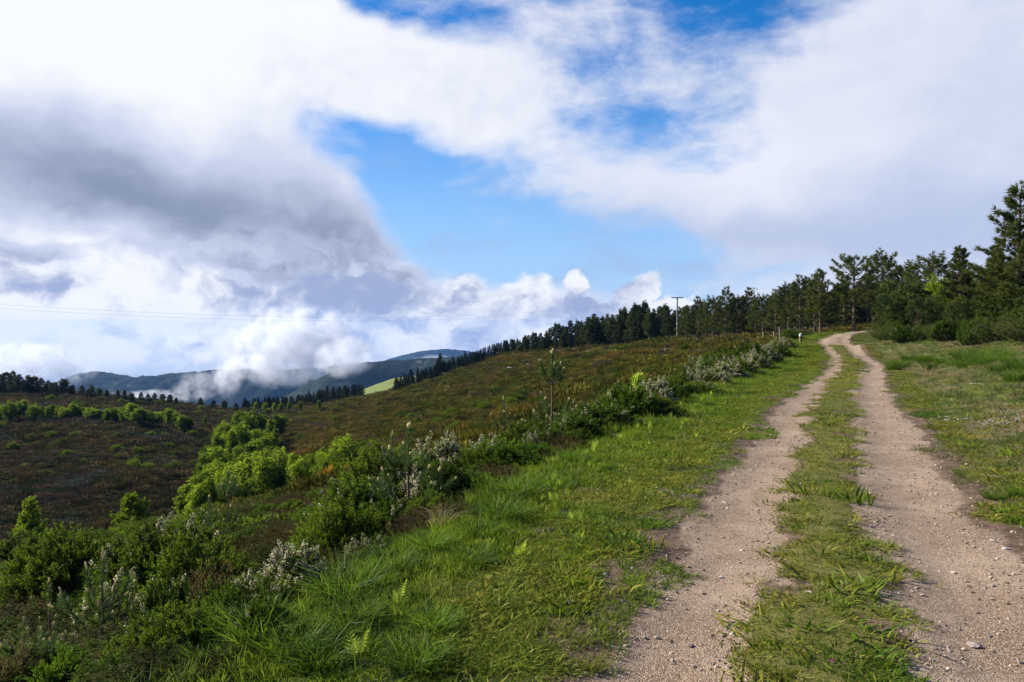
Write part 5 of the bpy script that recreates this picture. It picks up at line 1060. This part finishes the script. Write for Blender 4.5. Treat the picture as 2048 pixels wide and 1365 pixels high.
# ------------------------------------------------------------------ marker post, fence stakes, power line
def box(mb, c, s, mat=0, bev=0.0):
    x, y, z = np.array(s) / 2.0; V = np.array([[-x, -y, -z], [x, -y, -z], [x, y, -z], [-x, y, -z], [-x, -y, z], [x, -y, z], [x, y, z], [-x, y, z]]) + c
    mb.add(V, Q=[[3, 2, 1, 0], [4, 5, 6, 7], [0, 1, 5, 4], [1, 2, 6, 5], [2, 3, 7, 6], [3, 0, 4, 7]], mat=mat)
def build_post():
    Y = 59.0; x = (1601 - PX0) / F * Y; z = hz(x, Y); h = CAMZ - (668 - PY0) * Y / F - z
    b = MB(); box(b, (0, 0, (h - 0.16) / 2 - 0.1), (0.15, 0.13, h + 0.04)); c = MB()
    w_ = 0.078; V = np.array([[-w_, -.068, 0], [w_, -.068, 0], [w_, .068, 0], [-w_, .068, 0], [-w_, -.068, .16], [w_, -.068, .22], [w_, .068, .22], [-w_, .068, .16]]) + [0, 0, h - 0.18]
    c.add(V, Q=[[3, 2, 1, 0], [4, 5, 6, 7], [0, 1, 5, 4], [1, 2, 6, 5], [2, 3, 7, 6], [3, 0, 4, 7]])
    thing('marker_post', 'wooden marker post with white-painted top standing in the grass beside the bend', 'post', [('shaft', b.build('post_shaft', [M['post']])), ('cap', c.build('post_cap', [M['white']]))], (x, Y, z), 0.3)
    st = MB(); st.tube([(0, 0, -0.1), (0.02, 0, 0.5), (0.0, 0.02, 1.0)], [0.05, 0.045, 0.04], 7); sm = st.build('stake', [M['bark_pale']])
    for i, (px, top) in enumerate(((1502, 678), (1516, 674), (1527, 672), (1541, 668), (1549, 664), (1560, 672))):
        Y = 74.0 + i; x = (px - PX0) / F * Y; single('fence_stake', 'thin grey fence stake leaning in the heath near the marker post', 'fence stake', sm, (x, Y, hz(x, Y)), i * 1.1, (1, 1, 0.9 + 0.25 * (i % 3)), 'old fence stakes', (rg.uniform(-0.12, 0.12), rg.uniform(-0.12, 0.12)))
build_post()
def build_line():
    Y = 150.0; x = (1354.5 - PX0) / F * Y; z = hz(x, Y); top = CAMZ - (596 - PY0) * Y / F; h = top - z
    p = MB(); p.tube([(0, 0, -0.3), (0, 0, h * 0.5), (0, 0, h)], [0.17, 0.15, 0.13], 10)
    a = MB(); box(a, (0, 0, h + 0.02), (2.35, 0.16, 0.16)); ins = MB()
    for sx in (-1.05, 0.4, 1.05): ins.tube([(sx, 0, h + 0.10), (sx, 0, h + 0.22), (sx, 0, h + 0.34)], [0.05, 0.07, 0.03], 7)
    band = MB(); band.tube([(0, 0, h * 0.38), (0, 0, h * 0.405)], [0.172, 0.172], 10)
    thing('utility_pole', 'tall grey utility pole with a single crossarm before the pine wood', 'utility pole', [('shaft', p.build('pole_shaft', [M['pole']], True)), ('crossarm', a.build('crossarm', [M['pole']]), [('insulators', ins.build('insulators', [M['white']], True))]), ('plate', band.build('number_band', [M['white']]))], (x, Y, z), 0.15)
    for sx, endpy, sag, lab in ((-1.05, 580, 3.0, 'upper power cable sagging across the sky from the utility pole'), (0.4, 590, 3.15, 'lower power cable sagging just beneath the upper one')):
        A_ = np.array([x + sx, Y, z + h + 0.3]); Yb = 60.0; B_ = np.array([(-400 - PX0) / F * Yb, Yb + sx, CAMZ - (endpy - PY0) * Yb / F]); t = np.linspace(0, 1, 60)[:, None]
        pts = A_ * (1 - t) + B_ * t; pts[:, 2] -= (sag * 4 * t * (1 - t))[:, 0]
        w_ = MB(); w_.tube(pts, 0.0065, 5); single('power_cable', lab, 'cable', w_.build('power_cable', [M['wire']], True), (0, 0, 0))
    Y = 190.0; x = (1508 - PX0) / F * Y; z = hz(x, Y); h = CAMZ - (577 - PY0) * Y / F - z
    p = MB(); p.tube([(0, 0, -0.3), (0, 0, h)], [0.16, 0.11], 8); c = MB(); th = np.linspace(-1.0, 1.0, 13); c.tube(np.stack([th * 1.1, th * 0, h + 0.55 * (1 - th ** 2) - 0.45], -1), 0.05, 6)
    thing('utility_pole', 'far pole with an arched bow on top, rising just above the pines', 'utility pole', [('shaft', p.build('pole_shaft', [M['pole']], True)), ('bow', c.build('pole_bow', [M['wire']], True))], (x, Y, z), 0.2)
build_line()
# small flowers on the bank
def flowers(name, label, px, py, Y, n, rad, c, hh):
    g = np.random.default_rng(px); m_ = MB(); a = g.uniform(0, 6.28, n); r = rad * np.sqrt(g.uniform(0, 1, n)); x0 = (px - PX0) / F * Y
    P_ = np.stack([np.cos(a) * r, np.sin(a) * r, g.uniform(0.6, 1.1, n) * hh], -1); P_[:, 2] += height(x0 + P_[:, 0], Y + P_[:, 1]) - hz(x0, Y)
    for i in range(5):
        d = unit(np.stack([np.full(n, math.cos(i * 1.257)), np.full(n, math.sin(i * 1.257)), np.full(n, 0.25)], -1)); m_.leaves(P_, d, 0.014, 0.012, tint=0.5, rng=g)
    mat, nn = new_mat(name); finish(nn, nn.rgb(c), 0.7, 0.1, 0.3)
    o = single(name, label, 'flowers', m_.build(name, [mat]), (x0, Y, hz(x0, Y)))
flowers('white_flowers', 'tiny white flowers on the stony bank near the top', 2010, 842, 13.4, 60, 0.4, (0.7, 0.7, 0.75), 0.05)
flowers('white_flowers', 'sparse tiny white flowers beside the green tuft on the bank', 1900, 838, 14.5, 30, 0.35, (0.7, 0.7, 0.75), 0.05)
flowers('yellow_flowers', 'small cluster of yellow flowers on the bank', 1955, 880, 12.0, 18, 0.16, (0.62, 0.42, 0.02), 0.07)
flowers('purple_flower', 'single purple flower at the foot of the turf strip', 1664, 1355, 4.0, 1, 0.01, (0.25, 0.02, 0.20), 0.04)

# ------------------------------------------------------------------ low clouds on the mountain, and the air
def mist(px, py, Y, sx, sy, sdep, dens, seed, thr=0.45):
    import bmesh
    m = bpy.data.materials.new('mist'); m.use_nodes = True; t = m.node_tree; t.nodes.clear(); n = NT(t)
    tc = n.node('ShaderNodeTexCoord'); p = tc.outputs['Object']; x, y, z = n.sep(p)
    nz = n.noise(n.vec(x * (sx / 100.0) + seed * 7.1, y * (sdep / 100.0), z * (sy / 100.0)), 2.3, 6, 0.66)
    r2 = x * x + y * y + z * z
    dn = n.smooth(nz * 4.6 - 1.72 - r2 * 0.7, thr - 0.60, thr + 0.75) * n.smooth(r2, 1.0, 0.4) * dens
    v = n.node('ShaderNodeVolumePrincipled'); v.inputs['Color'].default_value = (0.97, 0.97, 0.98, 1); v.inputs['Anisotropy'].default_value = 0.1; n.set(v.inputs['Density'], dn)
    o = n.node('ShaderNodeOutputMaterial'); n.link(v.outputs[0], o.inputs['Volume'])
    bm = bmesh.new(); bmesh.ops.create_icosphere(bm, subdivisions=3, radius=1.0); me = bpy.data.meshes.new('low_cloud'); bm.to_mesh(me); bm.free(); me.materials.append(m)
    c = P(px, py, Y); k = obj('low_cloud', me, kind='stuff', label='white cloud drifting low against the mountain', category='cloud'); k.location = c; k.scale = (sx, sdep, sy)
for i, a in enumerate(((456, 742, 2150, 50, 85, 50, 0.030), (600, 690, 2050, 210, 120, 90, 0.040), (690, 712, 1650, 75, 55, 50, 0.035), (520, 735, 2100, 120, 50, 60, 0.03), (400, 772, 2150, 90, 48, 45, 0.016), (320, 794, 2150, 110, 24, 40, 0.03), (250, 794, 2150, 70, 20, 30, 0.02), (560, 752, 2100, 110, 42, 50, 0.020), (60, 735, 2300, 220, 85, 80, 0.03), (470, 700, 2300, 260, 80, 80, 0.010), (870, 718, 4300, 150, 28, 80, 0.012))):
    mist(*a, seed=i)
def air():
    m = bpy.data.materials.new('air'); m.use_nodes = True; t = m.node_tree; t.nodes.clear()
    v = t.nodes.new('ShaderNodeVolumePrincipled'); v.inputs['Color'].default_value = (0.22, 0.48, 1.0, 1); v.inputs['Density'].default_value = 0.00005; v.inputs['Anisotropy'].default_value = 0.2
    o = t.nodes.new('ShaderNodeOutputMaterial'); t.links.new(v.outputs[0], o.inputs['Volume'])
    b = MB(); box(b, (0, 0, 0), (13200, 13200, 2.0)); z = b.V[0][:, 2]; b.V[0][:, 2] = np.where(z > 0, 75.0, -1000.0)
    obj('haze', b.build('haze', [m]), kind='stuff', label='thin blue air over the whole valley', category='haze')
air()
